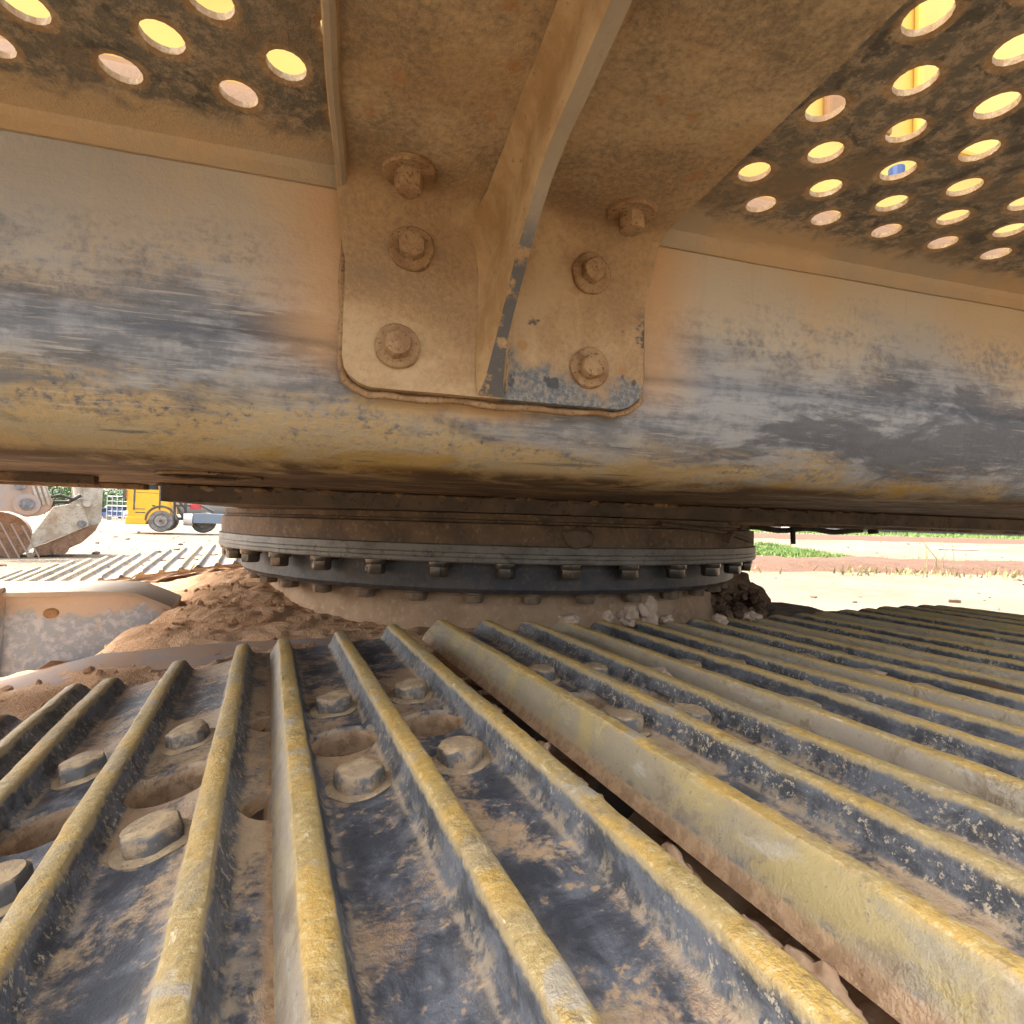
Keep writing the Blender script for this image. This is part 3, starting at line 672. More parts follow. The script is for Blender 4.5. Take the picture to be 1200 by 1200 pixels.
# --- dark hose guard at the right of the pedestal
bm = bmesh.new()
prism(bm, [(1.20, -.26), (1.23, -.125), (1.31, -.120), (1.335, -.138), (1.35, -.136), (1.37, -.158), (1.382, -.156), (1.40, -.180), (1.415, -.178), (1.45, -.212), (1.45, -.27)], 1, 1.24, 1.262)
bmesh.ops.subdivide_edges(bm, edges=bm.edges[:], cuts=3, use_grid_fill=True); roughen(bm, .011, 30)
hg = mesh('hose_guard', bm, M['clump'], EX, **TB, smooth=30)
bm = bmesh.new(); box(bm, 1.02, 1.545, 1.06, 1.42, -.62, -.232, .01); bmesh.ops.subdivide_edges(bm, edges=bm.edges[:], cuts=6, use_grid_fill=True); roughen(bm, .012, 14); mesh('carbody_leg', bm, M['clump'], EX, **TB)
bm = bmesh.new(); rnd_ = random.Random(4)
for i in range(150):
    s_ = rnd_.uniform(1.1, 1.5); l_ = rnd_.uniform(1.08, 1.3); s_ = min(s_, 1.225 + (l_ - 1.08) * 1.1); top_ = -.232 + max(0, .095 - max(0, s_ - 1.18 - (l_ - 1.08)) * .8) * (l_ - 1.06) / .24 * rnd_.random() ** .5; q = clodmesh(rnd_.uniform(.005, .02), (1, 1, .8), i, 2, .55); me = bpy.data.meshes.new('t'); q.to_mesh(me); q.free(); n0 = len(bm.verts); bm.from_mesh(me); bpy.data.meshes.remove(me); bm.verts.ensure_lookup_table()
    for v in bm.verts[n0:]: v.co += Vector((s_, l_, top_))
mesh('caked_clumps', bm, M['clump'], hg, smooth=35, kind='stuff')

# ------------------------------------------------------------------ TRACK SHOES
RS = .068                                            # bar spacing
PIN, POUT, PCH = .345, -.345, .405                   # shoe spans l = PCH-.345 .. PCH+.345 (local y, centred)
def shoe_profile():
    P = []
    # upper outline from the leading (left) edge to the trailing edge ; (x, z)
    P += [(-.0150, -.0315), (-.0140, -.0292), (-.0105, -.0222), (-.0052, -.0112), (-.0006, -.0016), (.0010, 0)]
    def bar_end(x): return [(x - .0020, 0), (x, -.0012), (x + .0012, -.005), (x + .0028, -.0125), (x + .0055, -.0180), (x + .0095, -.0198)]
    def bar_start(x): return [(x - .0095, -.0198), (x - .0055, -.0180), (x - .0028, -.0125), (x - .0012, -.005), (x, -.0012), (x + .0020, 0)]
    P += [(.0065, .0003)] + bar_end(.0130)
    P += [(.037, -.0203)] + bar_start(RS) + [(RS + .006, .0003)] + bar_end(RS + .0124)
    P += [(RS + .037, -.0203)] + bar_start(2 * RS) + [(2 * RS + .006, .0003)] + bar_end(2 * RS + .0124)
    P += [(.163, -.0215), (.1695, -.0235), (.1725, -.0265), (.1715, -.033)]
    P += [(.158, -.0315), (.11, -.0300), (.05, -.0300), (.012, -.0305), (-.006, -.0345)]
    return P
PROF = shoe_profile(); NPRO = len(PROF); TOPN = NPRO - 5
def make_shoe_mesh(seed, ny=70):
    bm = bmesh.new(); rows = []
    for j in range(ny + 1):
        y = POUT + (PIN - POUT) * j / ny; row = []
        endf = min((y - POUT), (PIN - y)); e = max(0, 1 - endf / .022); e = e * e
        for i, (x, z) in enumerate(PROF):
            p = Vector((x, y, z))
            up_ = max(0, (z + .021) / .021)
            p.z -= e * .010 * up_                      # bar ends slope off
            q = Vector((x * 1.0 + seed * 3.7, y, z))
            wear = mnoise.noise(q * 7) * .0007 + mnoise.noise(q * 40) * .0005 + mnoise.noise(q * 110) * .0004
            p.z += wear * (.4 + up_) ; p.x += (mnoise.noise(q * 7 + Vector((9, 0, 0))) * .0007 + mnoise.noise(q * 90 + Vector((3, 0, 0))) * .00035) * (.3 + up_)
            if j in (0, ny): p.y += mnoise.noise(q * 60) * .002
            row.append(bm.verts.new(p))
        rows.append(row)
    for A, B in zip(rows, rows[1:]):
        for k in range(NPRO): bm.faces.new((A[k], A[(k + 1) % NPRO], B[(k + 1) % NPRO], B[k]))
    bm.faces.new(rows[0]); bm.faces.new(rows[-1][::-1])
    return bm
HOLES = [(.041, .018, .0228, 1.0), (.041 + RS, .018, .0228, 1.0), (.172, .085, .0185, 1.0), (.172, -.055, .0185, 1.0)]
BOLTS = [(.0415, .090), (.0415, -.058), (.0415 + RS, .090), (.0415 + RS, -.058)]
def place(o, s, l, z, pit, tilt=0.0):
    o.parent = EX; base = Matrix.Translation(TB['loc']) @ Matrix.Rotation(R(24), 4, 'Z')
    o.matrix_local = base @ Matrix.Translation((s, l, z)) @ Matrix.Rotation(tilt, 4, 'X') @ Matrix.Rotation(-pit, 4, 'Y')
cutters = []
for (x, y, r, q) in HOLES:
    bm = bmesh.new(); bmesh.ops.create_cone(bm, cap_ends=True, segments=28, radius1=r * .98, radius2=r * 1.05, depth=.06, matrix=Matrix.Translation((x, y, -.0365)))
    if x < .15:
        for v in bm.verts: v.co.y = y + (v.co.y - y) * 1.08
    cutters.append(mesh('cutter', bm, M['shoe']))
    if x < .15:
        bm = bmesh.new(); bmesh.ops.create_cone(bm, cap_ends=True, segments=28, radius1=r * .99, radius2=r + .0085, depth=.012, matrix=Matrix.Translation((x, y, -.0210)))
        cutters.append(mesh('cutter', bm, M['shoe']))
shoe_meshes = []
for sd_ in range(4):
    for att in range(8):                                       # retry with another wear seed if a cut misbehaves
        bm = make_shoe_mesh(sd_ + 1 + att * 7); o = mesh('track_shoe', bm, M['shoe']); cut(o, cutters)
        b_ = bmesh.new(); b_.from_mesh(o.data); v1 = b_.calc_volume(signed=False); b_.free()
        if .0019 < v1 < .00225: break
        print('shoe cut retry', sd_, att, v1); me = o.data; bpy.data.objects.remove(o); bpy.data.meshes.remove(me)
    b_ = bmesh.new(); b_.from_mesh(o.data)                    # sleeve walls below the two clean-out holes
    for (x, y, r, q) in HOLES[:2]:
        for k in range(28):
            t1, t2 = 2 * math.pi * k / 28, 2 * math.pi * (k + 1) / 28
            b_.faces.new([b_.verts.new((x + r * 1.0 * math.cos(t), y + r * 1.08 * math.sin(t), z)) for t, z in ((t1, -.0292), (t2, -.0292), (t2, -.0415), (t1, -.0415))])
    bmesh.ops.remove_doubles(b_, verts=b_.verts[:], dist=.00002); b_.to_mesh(o.data); b_.free(); smooth_by(o.data, 42); shoe_meshes.append(o.data); bpy.data.objects.remove(o)
kill(cutters)
bolt_meshes = []
for k in range(4):
    bm = bmesh.new(); hexbolt(bm, (0, 0, -.0208), .0166, .0108, .0208, .0032)
    for v in bm.verts:
        v.co += mnoise.noise_vector(v.co * 80 + Vector((k * 5, 0, 0))) * .0015
    o = mesh('bolt', bm, M['shoe_bolt'], smooth=40); bolt_meshes.append(o.data); bpy.data.objects.remove(o)
P0 = .198
PATH = []                                              # (s, z, pitch) of each shoe, leading bar tip
PATH += [(-.520, -.420, R(50)), (-.437, -.324, R(38)), (-.322, -.246, R(23)), (-.163, -.187, R(12.5)), (.016, -.152, R(4.5)), (.2215, -.1375, R(-3.2)), (.418, -.1475, R(-2.2)), (.613, -.1545, R(-.8)),
         (.808, -.1575, R(.3)), (1.006, -.156, R(.8)), (1.204, -.1525, R(-.5)), (1.40, -.156, R(-6)), (1.593, -.180, R(-14)), (1.78, -.235, R(-24)), (1.955, -.32, R(-36))]
shoes = []
for k, (s, z, pit) in enumerate(PATH):
    o = bpy.data.objects.new('track_shoe', shoe_meshes[k % 4]); COL.objects.link(o); place(o, s, PCH + .01, z, pit); shoes.append(o)
    for q, (x, y) in enumerate(BOLTS):
        b = bpy.data.objects.new('bolt', bolt_meshes[(k + q) % 4]); COL.objects.link(b); b.parent = o
        b.location = (x + random.uniform(-.001, .001), y + random.uniform(-.002, .002), -.0005); b.rotation_euler = (0, 0, random.random() * 6)
# chain, packed mud below the shoes
def path_z(s):
    for (A, B) in zip(PATH, PATH[1:]):
        if A[0] <= s <= B[0]: t = (s - A[0]) / (B[0] - A[0]); return A[1] + (B[1] - A[1]) * t
    return PATH[0][1] if s < PATH[0][0] else PATH[-1][1]
bm = bmesh.new(); nm = 260; nn = 90; rows = []
for i in range(nm + 1):
    s = -.5 + 2.4 * i / nm; row = []
    for j in range(nn + 1):
        l = .08 + .655 * j / nn
        z = path_z(s) - .074 + .018 * mnoise.noise(Vector((s * 18, l * 18, 0))) + .009 * mnoise.noise(Vector((s * 55, l * 55, 2))) - .012 * (1 if .36 < l < .47 else 0)
        row.append(bm.verts.new((s, l, z)))
    rows.append(row)
for A, B in zip(rows, rows[1:]):
    for k in range(nn): bm.faces.new((A[k], B[k], B[k + 1], A[k + 1]))
mesh('packed_mud', bm, M['pad_mud'], EX, **TB, smooth=True, kind='stuff')
for k, (s, z, pit) in enumerate(PATH):
    for l in (PCH + .09 + .01, PCH - .058 + .01):
        bm = bmesh.new(); prism(bm, [(-.03, -.05), (.14, -.05), (.165, -.075), (.15, -.12), (-.03, -.12), (-.05, -.09)], 1, -.013, .013); roughen(bm, .001, 40)
        o = mesh('chain_link', bm, M['chain']); place(o, s + .05, l, z, pit)
# chunk of mud wedged in the open joint
bm = bmesh.new()
for i in range(70):
    l = random.uniform(.08, .40) if i > 14 else random.uniform(.40, .72); q = clodmesh(random.uniform(.004, .010), (.8, random.uniform(.9, 1.7), .9), i, 3, .85); me = bpy.data.meshes.new('t'); q.to_mesh(me); q.free(); n0 = len(bm.verts); bm.from_mesh(me); bpy.data.meshes.remove(me); bm.verts.ensure_lookup_table()
    off_ = Vector((.1975 + random.uniform(-.005, .005), l, -.180 + random.uniform(-.010, .004)))
    for v in bm.verts[n0:]: v.co += off_
mesh('wedged_mud', bm, M['pad_mud'], EX, **TB, smooth=True, kind='stuff')
# track frame + end wheel below
bm = bmesh.new(); box(bm, -.15, 1.6, .26, .58, -.72, -.40, .03); mesh('track_frame', bm, M['chain'], EX, **TB)
bm = bmesh.new(); bmesh.ops.create_cone(bm, cap_ends=True, segments=40, radius1=.26, radius2=.26, depth=.09, matrix=Matrix.Translation((-.2, .43, -.55)) @ Matrix.Rotation(R(90), 4, 'X')); mesh('end_wheel', bm, M['chain'], EX, **TB)

# far track of the same machine
FP = [(-1.42, -.47, R(26)), (-1.23, -.385, R(18)), (-1.042, -.325, R(12)), (-.848, -.284, R(9)), (-.653, -.2535, R(8.5)), (-.457, -.2245, R(8)), (-.261, -.197, R(7)), (-.065, -.174, R(4)), (.133, -.162, R(1)), (.331, -.16, 0), (.53, -.16, 0), (.73, -.16, 0)]
for k, (s, z, pit) in enumerate(FP):
    o = bpy.data.objects.new('track_shoe', shoe_meshes[(k + 1) % 4]); COL.objects.link(o); place(o, s, 2.54 + .345, z + .024, pit, R(4))
bm = bmesh.new(); prism(bm, [(-1.3, -.55), (-.8, -.36), (-.2, -.25), (1.2, -.24), (1.2, -.7), (-1.0, -.8)], 1, 2.62, 3.15); mesh('track_frame', bm, M['dirt'], EX, **TB)

# ------------------------------------------------------------------ loose clods on the near track
def track_pt(s, l, z):
    a_ = R(24); return Vector((s * math.cos(a_) - l * math.sin(a_), s * math.sin(a_) + l * math.cos(a_), z + H))
def onbar(s): return path_z(s)
clods = [((.585, .742), .021, (.8, .7, 1.15), 'pale mud clod with a pointed top at the inner edge of the near track'),
         ((.545, .745), .020, (1.15, .8, .75), 'broad pale mud clod left of the pointed one at the track edge'),
         ((.512, .75), .011, (.9, .8, .9), 'small pale mud clod leaning beside the broad one under the bearing'),
         ((.618, .735), .011, (1.2, .8, .6), 'low pale mud crumb just right of the pointed clod'),
         ((.43, .735), .015, (1.3, 1, .6), 'flat pale mud clod sitting on a bar end left of the other clods'),
         ((.367, .257), .009, (1.2, 1.1, .6), 'pale dry mud flake on a bar top in the right foreground'),
         ((.70, .70), .013, (1.3, 1, .7), 'tan mud lump at the inner bar ends right of the pointed clod'),
         ((.80, .72), .012, (1.2, .9, .7), 'farthest small mud lump on the bar ends beside the dark guard'),
         ((.66, .42), .011, (1.1, 1.3, .5), 'mud lump on the bars halfway along the right of the track'),
         ((.52, .40), .010, (1.2, 1.2, .5), 'tan mud flake on the bars behind the pale dry flake'),
         ((.385, .47), .012, (1.2, 1, .5), 'tan mud lump pressed between two bars beside the bare shiny bolt')]
clods.append(((.715, .338), .022, (.55, 2.6, .38), 'long dark brown smear of damp mud on the bars at right edge'))
for i, ((s, l), rad, sq, lab) in enumerate(clods):
    z = onbar(s) + (.0 if l > .6 else -.012)
    tag(mesh('mud_clod', clodmesh(rad, sq, i + 3, 3, .55), M['clod'] if 'dark' not in lab or 'guard' in lab else M['damp_mud'], None, loc=track_pt(s, l, z + rad * sq[2] * .3), rot=(0, 0, i * 1.3 if sq[1] < 2 else R(24)), smooth=28), lab, 'mud clod', 'mud clods lying on the track')

# ------------------------------------------------------------------ background left : bucket, arm, truck, trees
def pix(u, v, y):
    """world point at forward distance y seen at photo pixel u,v (1200 px frame)"""
    d = fw + rt * ((u - 600) / 640) - up * ((v - 600) / 640); return Vector((0, 0, H)) + d * (y / d.y)
def facing(root):
    """pixel -> (x, z) on the upright plane through the root that its rotation turns towards the yard"""
    a_ = root.rotation_euler.z; n_ = Vector((-math.sin(a_), math.cos(a_), 0)); ux = Vector((math.cos(a_), math.sin(a_), 0)); P_ = Vector(root.location)
    def f(u, v):
        d = fw + rt * ((u - 600) / 640) - up * ((v - 600) / 640); o_ = Vector((0, 0, H)); q = o_ + d * ((P_ - o_).dot(n_) / d.dot(n_)); return ((q - P_).dot(ux), q.z - P_.z)
    return f
# --- bucket of another digger, about 11 m off ; local x right, z up, y depth, origin on the ground
o0 = pix(60, 640, 11.0); BX, BZ = o0.x, 0.0
bk_ = empty('digger_bucket', (BX, 11.0, 0), 'pale grey digger bucket with teeth down on the sand, left of the yellow truck', 'bucket')
bk_.rotation_euler.z = R(38); bl = facing(bk_)
side = [bl(62, 594), bl(84, 590), bl(95, 592), bl(104, 613), bl(103, 617), bl(40, 641), bl(20, 653), bl(24, 645)]
for y in (0.0, 1.05):
    bm = bmesh.new(); prism(bm, side, 1, y, y + .05); bmesh.ops.bevel(bm, geom=bm.edges[:], offset=.008, segments=1, affect='EDGES'); mesh('side_plate', bm, M['bucket_grey'], bk_)
bm = bmesh.new(); sh = [bl(103, 617), bl(116, 614), bl(112, 622), bl(96, 636), bl(78, 644), bl(60, 650), bl(38, 652), bl(40, 642)]
prism(bm, sh, 1, .04, 1.06); mesh('bucket_shell', bm, M['bucket_rust'], bk_)
bm = bmesh.new(); hd = [bl(84, 589), bl(83, 560), bl(122, 555), bl(119, 611), bl(114, 618), bl(104, 617), bl(97, 600)]; prism(bm, hd, 1, .30, .36); prism(bm, hd, 1, .74, .80); bmesh.ops.bevel(bm, geom=bm.edges[:], offset=.008, segments=1, affect='EDGES'); mesh('lug_plate', bm, M['bucket_grey'], bk_)
bm = bmesh.new(); tube(bm, [bl(88, 562) [:1] + (.28,) + bl(88, 562)[1:], bl(92, 585)[:1] + (.28,) + bl(92, 585)[1:]], .07, 10); mesh('link_rod', bm, M['bucket_grey'], bk_)
for (u, v, r) in ((96, 614, .075), (102, 590, .07), (85, 592, .06)):
    bm = bmesh.new(); x, z = bl(u, v); tube(bm, [(x, -.03, z), (x, .02, z), (x, .5, z)], r, 16); mesh('pin_boss', bm, M['pin'] if u == 96 else M['bucket_grey'], bk_)
for k in range(4):
    bm = bmesh.new(); u = 37 + k * 7.2; x, z = bl(u, 648); x2, z2 = bl(u - 3, 657); y = .03 + k * .26
    A = [(x - .07, z), (x + .07, z), (x2 + .03, z2), (x2 - .03, z2)]; prism(bm, A, 1, y, y + .14); mesh('tooth', bm, M['bucket_grey'], bk_)
bm = bmesh.new(); x, z = bl(71, 642); tube(bm, [(x, -.05, z), (x, .12, z)], .14, 14); mesh('wear_shroud', bm, M['bucket_rust'], bk_)
# --- arm end + second soil-stained drum
o1 = pix(20, 600, 10.2)
arm = empty('excavator_arm', (o1.x, 10.2, 0), 'faded grey and orange arm of another excavator with round pivot pin at left edge', 'excavator arm')
arm.rotation_euler.z = R(38); al = facing(arm)
bm = bmesh.new(); prism(bm, [al(-40, 555), al(50, 558), al(56, 575), al(62, 588), al(58, 598), al(46, 604), al(30, 606), al(10, 598), al(-40, 600)], 1, 0, .35); bmesh.ops.bevel(bm, geom=bm.edges[:], offset=.015, segments=2, affect='EDGES'); mesh('arm_end', bm, M['arm'], arm)
bm = bmesh.new(); x, z = al(32, 591); tube(bm, [(x, -.05, z), (x, .1, z)], .20, 22); mesh('pivot_boss', bm, M['arm'], arm)
bm = bmesh.new(); tube(bm, [(x, -.08, z), (x, .1, z)], .11, 18); mesh('pivot_pin', bm, M['pin'], arm)
bm = bmesh.new(); x2, z2 = al(24, 569); tube(bm, [(x2, -.05, z2), (x2, .1, z2)], .085, 14); mesh('pivot_pin', bm, M['pin'], arm)
for u in (40, 46, 52):
    bm = bmesh.new(); a1, a2 = al(u - 4, 560), al(u + 6, 592); prism(bm, [(a1[0] - .02, a1[1]), (a1[0] + .02, a1[1]), (a2[0] + .02, a2[1]), (a2[0] - .02, a2[1])], 1, -.03, .01); mesh('stiffener', bm, M['bucket_grey'], arm)
bm = bmesh.new(); tube(bm, [(al(u, v)[0], .1, al(u, v)[1]) for u, v in ((48, 592), (58, 583), (70, 580), (86, 585))], .03, 8); tube(bm, [(al(u, v)[0], .2, al(u, v)[1]) for u, v in ((50, 600), (64, 588), (80, 588), (95, 580))], .035, 8); mesh('hose', bm, M['rubber'], arm)
dr = empty('soil_bucket', (pix(10, 640, 10.6).x, 10.6, 0), 'reddish brown soil-stained bucket back under the digger arm at left edge', 'bucket')
bm = bmesh.new(); dr.rotation_euler.z = R(40); cxx, czz = facing(dr)(-4, 630); rr = .50
pr = [(cxx + rr * math.cos(R(a_)), czz + rr * math.sin(R(a_))) for a_ in range(-60, 200, 12)]
prism(bm, pr, 1, 0, 1.0); mesh('bucket_shell', bm, M['bucket_rust'], dr, smooth=30)
for k in range(7):
    bm = bmesh.new(); a0 = (cxx - .62 + .16 * k, czz + .42 - .03 * k); prism(bm, [(a0[0], a0[1]), (a0[0] + .03, a0[1]), (a0[0] + .36, a0[1] - .75), (a0[0] + .33, a0[1] - .75)], 1, -.012, .01); mesh('wear_strip', bm, M['arm'], dr)

# all of these belong to one other excavator
def adopt(root, old):
    bpy.context.view_layer.update()
    for c in list(old.children): c.parent = root; c.matrix_local = root.matrix_world.inverted() @ old.matrix_world
    bpy.data.objects.remove(old)
adopt(bk_, arm); adopt(bk_, dr); bk_.name = 'excavator'
tag(bk_, 'pale grey bucket and faded arm of another excavator resting on the sand at far left', 'excavator')
# --- yellow tractor truck, ~24.6 m
TY = 24.6; t0 = pix(190, 626, TY); TX = t0.x; k_ = TY / 640
trk = empty('tractor_truck', (TX, TY, 0), 'yellow tractor truck without trailer, facing left across the sandy yard', 'truck')
trk.rotation_euler.z = R(26); tl = facing(trk)
gz = tl(190, 626)[1]
bm = bmesh.new(); cabp = [tl(148.5, 609), tl(148, 577), tl(152, 562), tl(157, 553), tl(190, 551), tl(191, 582), tl(200, 588), tl(201, 604), tl(199, 606), tl(196, 600), tl(188, 598), tl(180, 600), tl(174, 607), tl(171, 613), tl(150, 611)]
prism(bm, cabp, 1, 0, 2.3); bmesh.ops.bevel(bm, geom=[e for e in bm.edges if abs(e.verts[0].co.y - e.verts[1].co.y) < .01], offset=.05, segments=2, affect='EDGES'); mesh('cab', bm, M['cab'], trk, smooth=30)
bm = bmesh.new(); prism(bm, [tl(160, 573), tl(158, 566), tl(162, 557), tl(185, 556), tl(186, 574)], 1, -.012, .01); mesh('side_window', bm, M['glass'], trk)
for a_, b_ in (((160, 577), (186, 577.8)), ((158.5, 600), (170, 600.8)), ((158.5, 596), (170, 596.5)), ((178, 592), (182, 593)), ((187.5, 560), (188, 597)), ((157.5, 560), (158, 597))):
    bm = bmesh.new(); p, q = tl(*a_), tl(*b_); box(bm, p[0], q[0], -.01, .008, q[1] - .02, p[1] + .01); mesh('panel_gap' if a_[0] != 178 else 'door_handle', bm, M['truck_dark'], trk)
bm = bmesh.new(); p = tl(148, 611); box(bm, p[0] - .05, p[0] + .72, -.03, 2.33, p[1] - .12, p[1] + .22, .04); mesh('bumper', bm, M['cab'], trk)
bm = bmesh.new(); p = tl(154, 590); box(bm, p[0] - .33, p[0] - .2, -.1, .05, p[1] + .2, p[1] + .7, .03); mesh('mirror', bm, M['truck_dark'], trk)
bm = bmesh.new(); p = tl(148, 600); box(bm, p[0] - .02, p[0] + .08, .02, .3, p[1] - .1, p[1] + .08, .02); mesh('headlight', bm, M['white'], trk)
def wheel(u, v, r, y0):
    x, z = tl(u, v); bm = bmesh.new(); prof = [(r * .58, 0), (r * .9, -.02), (r, .05), (r, .27), (r * .9, .32), (r * .58, .30)]
    rings = []
    for i in range(32):
        t = 2 * math.pi * i / 32; rings.append([bm.verts.new((x + a_ * math.cos(t), y0 + b_, z + a_ * math.sin(t))) for a_, b_ in prof])
    for i in range(32):
        A, B = rings[i], rings[(i + 1) % 32]
        for k in range(5): bm.faces.new((A[k], B[k], B[k + 1], A[k + 1]))
    wo_ = mesh('wheel', bm, M['tyre'], trk, smooth=40)
    bm = bmesh.new(); bmesh.ops.create_cone(bm, cap_ends=True, segments=28, radius1=r * .6, radius2=r * .5, depth=.05, matrix=Matrix.Translation((x, y0 + .05, z)) @ Matrix.Rotation(R(90), 4, 'X')); bmesh.ops.create_cone(bm, cap_ends=True, segments=18, radius1=r * .26, radius2=r * .2, depth=.12, matrix=Matrix.Translation((x, y0 + .02, z)) @ Matrix.Rotation(R(90), 4, 'X')); mesh('rim', bm, M['rim'], wo_, smooth=30)
    bm = bmesh.new(); bmesh.ops.create_cone(bm, cap_ends=True, segments=14, radius1=r * .15, radius2=r * .12, depth=.05, matrix=Matrix.Translation((x, y0 - .06, z)) @ Matrix.Rotation(R(90), 4, 'X')); mesh('hub', bm, M['truck_dark'], wo_)
rw = gz + .61
for (u, y0) in ((188.5, -.02), (188.5, 2.0), (237, .7), (237, 1.8), (275, .45), (275, 1.8)): wheel(u, 610.5 if u < 200 else 612.5, .50, y0)
bm = bmesh.new(); p = tl(198, 606); q = tl(300, 612); box(bm, p[0], q[0], .7, .85, q[1], p[1], .01); box(bm, p[0], q[0], 1.5, 1.65, q[1], p[1], .01); mesh('chassis_rail', bm, M['truck_dark'], trk)
bm = bmesh.new(); p = tl(220, 609); tube(bm, [(p[0] - .18, .28, p[1]), (p[0] + .18, .28, p[1])], .28, 20); mesh('air_tank', bm, M['truck_white'], trk, smooth=40)
bm = bmesh.new(); p = tl(226.5, 601.5); q = tl(262, 614); box(bm, p[0], q[0], .02, .65, q[1], p[1], .03); mesh('side_tank', bm, M['truck_blue'], trk)
bm = bmesh.new(); p = tl(221, 590); q = tl(235, 597); box(bm, p[0], q[0], .6, 1.2, q[1], p[1], .03); mesh('red_box', bm, M['red'], trk)
bm = bmesh.new()
for (a_, b_) in (((203, 585), (203, 607)), ((206, 592), (213, 607)), ((209, 588), (216, 596)), ((203, 592), (222, 592)), ((210, 600), (218, 612)), ((216, 588), (216, 606)), ((234, 592), (250, 600))):
    p, q = tl(*a_), tl(*b_); tube(bm, [(p[0], .6, p[1]), (q[0], .6, q[1])], .055, 8)
mesh('pipework', bm, M['truck_dark'], trk)
bm = bmesh.new(); ar = [(188.5 + 18.5 * math.cos(R(a_)), 611 - 17.5 * math.sin(R(a_))) for a_ in range(5, 176, 10)]
tube(bm, [(tl(*p)[0], .0, tl(*p)[1]) for p in ar], .05, 6); mesh('wheel_arch', bm, M['truck_dark'], trk)

# --- rail gate and parked vehicles at the tree line
fg = empty('rail_gate', (pix(140, 607, 55).x, 55, 0), 'pale metal rail gate standing between the trees and the truck cab', 'gate')
gx = [pix(u, 600, 55).x - fg.location.x for u in (125, 131, 137, 143, 149)]
for x in gx: bm = bmesh.new(); tube(bm, [(x, 0, 0), (x, 0, 2.6)], .035, 6); mesh('post', bm, M['fence'], fg)
for z in (.5, 1.0, 1.5, 2.0, 2.5): bm = bmesh.new(); tube(bm, [(gx[0], 0, z), (gx[-1], 0, z)], .025, 6); mesh('rail', bm, M['fence'], fg)
def far_van(u, y, wd, ht, col, lab, cat='van'):
    x = pix(u, 605, y).x; v = empty('parked_van', (x, y, ground_z(x, y)), lab, cat)
    bm = bmesh.new(); prism(bm, [(-wd / 2, .35), (wd / 2, .35), (wd / 2, ht), (-wd * .28, ht), (-wd * .42, ht * .62), (-wd / 2, ht * .55)], 1, 0, 1.7); mesh('body', bm, col, v)
    bm = bmesh.new(); prism(bm, [(-wd * .36, ht * .62), (wd * .4, ht * .62), (wd * .4, ht * .9), (-wd * .26, ht * .9)], 1, -.02, .01); mesh('window', bm, M['glass'], v)
    for sx in (-.3, .3):
        bm = bmesh.new(); tube(bm, [(sx * wd, -.03, .35), (sx * wd, .22, .35)], .35, 14); mesh('wheel', bm, M['tyre'], v)
far_van(119, 62, 2.4, 1.4, M['blue'], 'small blue vehicle parked under the trees left of the rail gate')
far_van(136, 70, 4.5, 1.8, M['white'], 'white vehicle parked behind the rail gate under the trees')

def tree(u, y, ht, wd, seed, lab, n=2600):
    rnd = random.Random(seed); x = pix(u, 600, y).x; t = empty('tree', (x, y, ground_z(x, y)), lab, 'tree', 'trees along the far edge of the yard')
    bm = bmesh.new(); tube(bm, [(0, 0, -.1), (.1, 0, ht * .25), (-.05, .1, ht * .5), (.1, 0, ht * .8)], [wd * .05, wd * .04, wd * .028, .03], 7)
    for k in range(5):
        a_ = k * 1.3 + seed; tube(bm, [(0, 0, ht * (.3 + .08 * k)), (wd * .2 * math.cos(a_), wd * .2 * math.sin(a_), ht * (.42 + .08 * k)), (wd * .36 * math.cos(a_), wd * .36 * math.sin(a_), ht * (.5 + .09 * k))], [.09, .06, .02], 5)
    mesh('trunk', bm, M['bark'], t)
    bm = bmesh.new(); cl = []
    for k in range(22):
        a_ = rnd.random() * 6.28; rr = wd * .5 * math.sqrt(rnd.random()) * .85; z = ht * (.28 + .62 * rnd.random()); rr *= math.sin(min(1, max(.3, (ht * 1.05 - z) / (ht * .5))) * 1.57)
        cl.append((Vector((rr * math.cos(a_), rr * math.sin(a_), z)), wd * rnd.uniform(.10, .2)))
    for i in range(n):
        c, r = rnd.choice(cl); d = Vector((rnd.gauss(0, 1), rnd.gauss(0, 1), rnd.gauss(0, .8))) * r * .62; p = c + d; s_ = rnd.uniform(.07, .16) * (wd / 4) ** .5
        a1 = Vector((rnd.gauss(0, 1), rnd.gauss(0, 1), rnd.gauss(0, 1))).normalized() * s_; a2 = a1.orthogonal().normalized() * s_ * .6
        bm.faces.new([bm.verts.new(p - a1), bm.verts.new(p - a2), bm.verts.new(p + a1), bm.verts.new(p + a2)])
    mesh('crown', bm, M['leaf'], t)
for i, (u, y, h_, w_, lab) in enumerate(((86, 74, 4.6, 5.0, 'green tree glimpsed between the bucket lug and the digger arm'), (112, 78, 3.9, 5.0, 'low green tree beside the bucket at the far yard edge'), (126, 72, 3.6, 4.2, 'rounded green tree right of the bucket behind the rail gate'),
        (141, 80, 3.9, 5.5, 'green tree standing close left of the yellow truck cab'), (60, 80, 5.5, 6, 'leafy tree behind the hoses of the digger arm'), (165, 86, 4.5, 6, 'green tree hidden behind the yellow truck cab'))):
    tree(u, y, h_, w_, i + 1, lab)

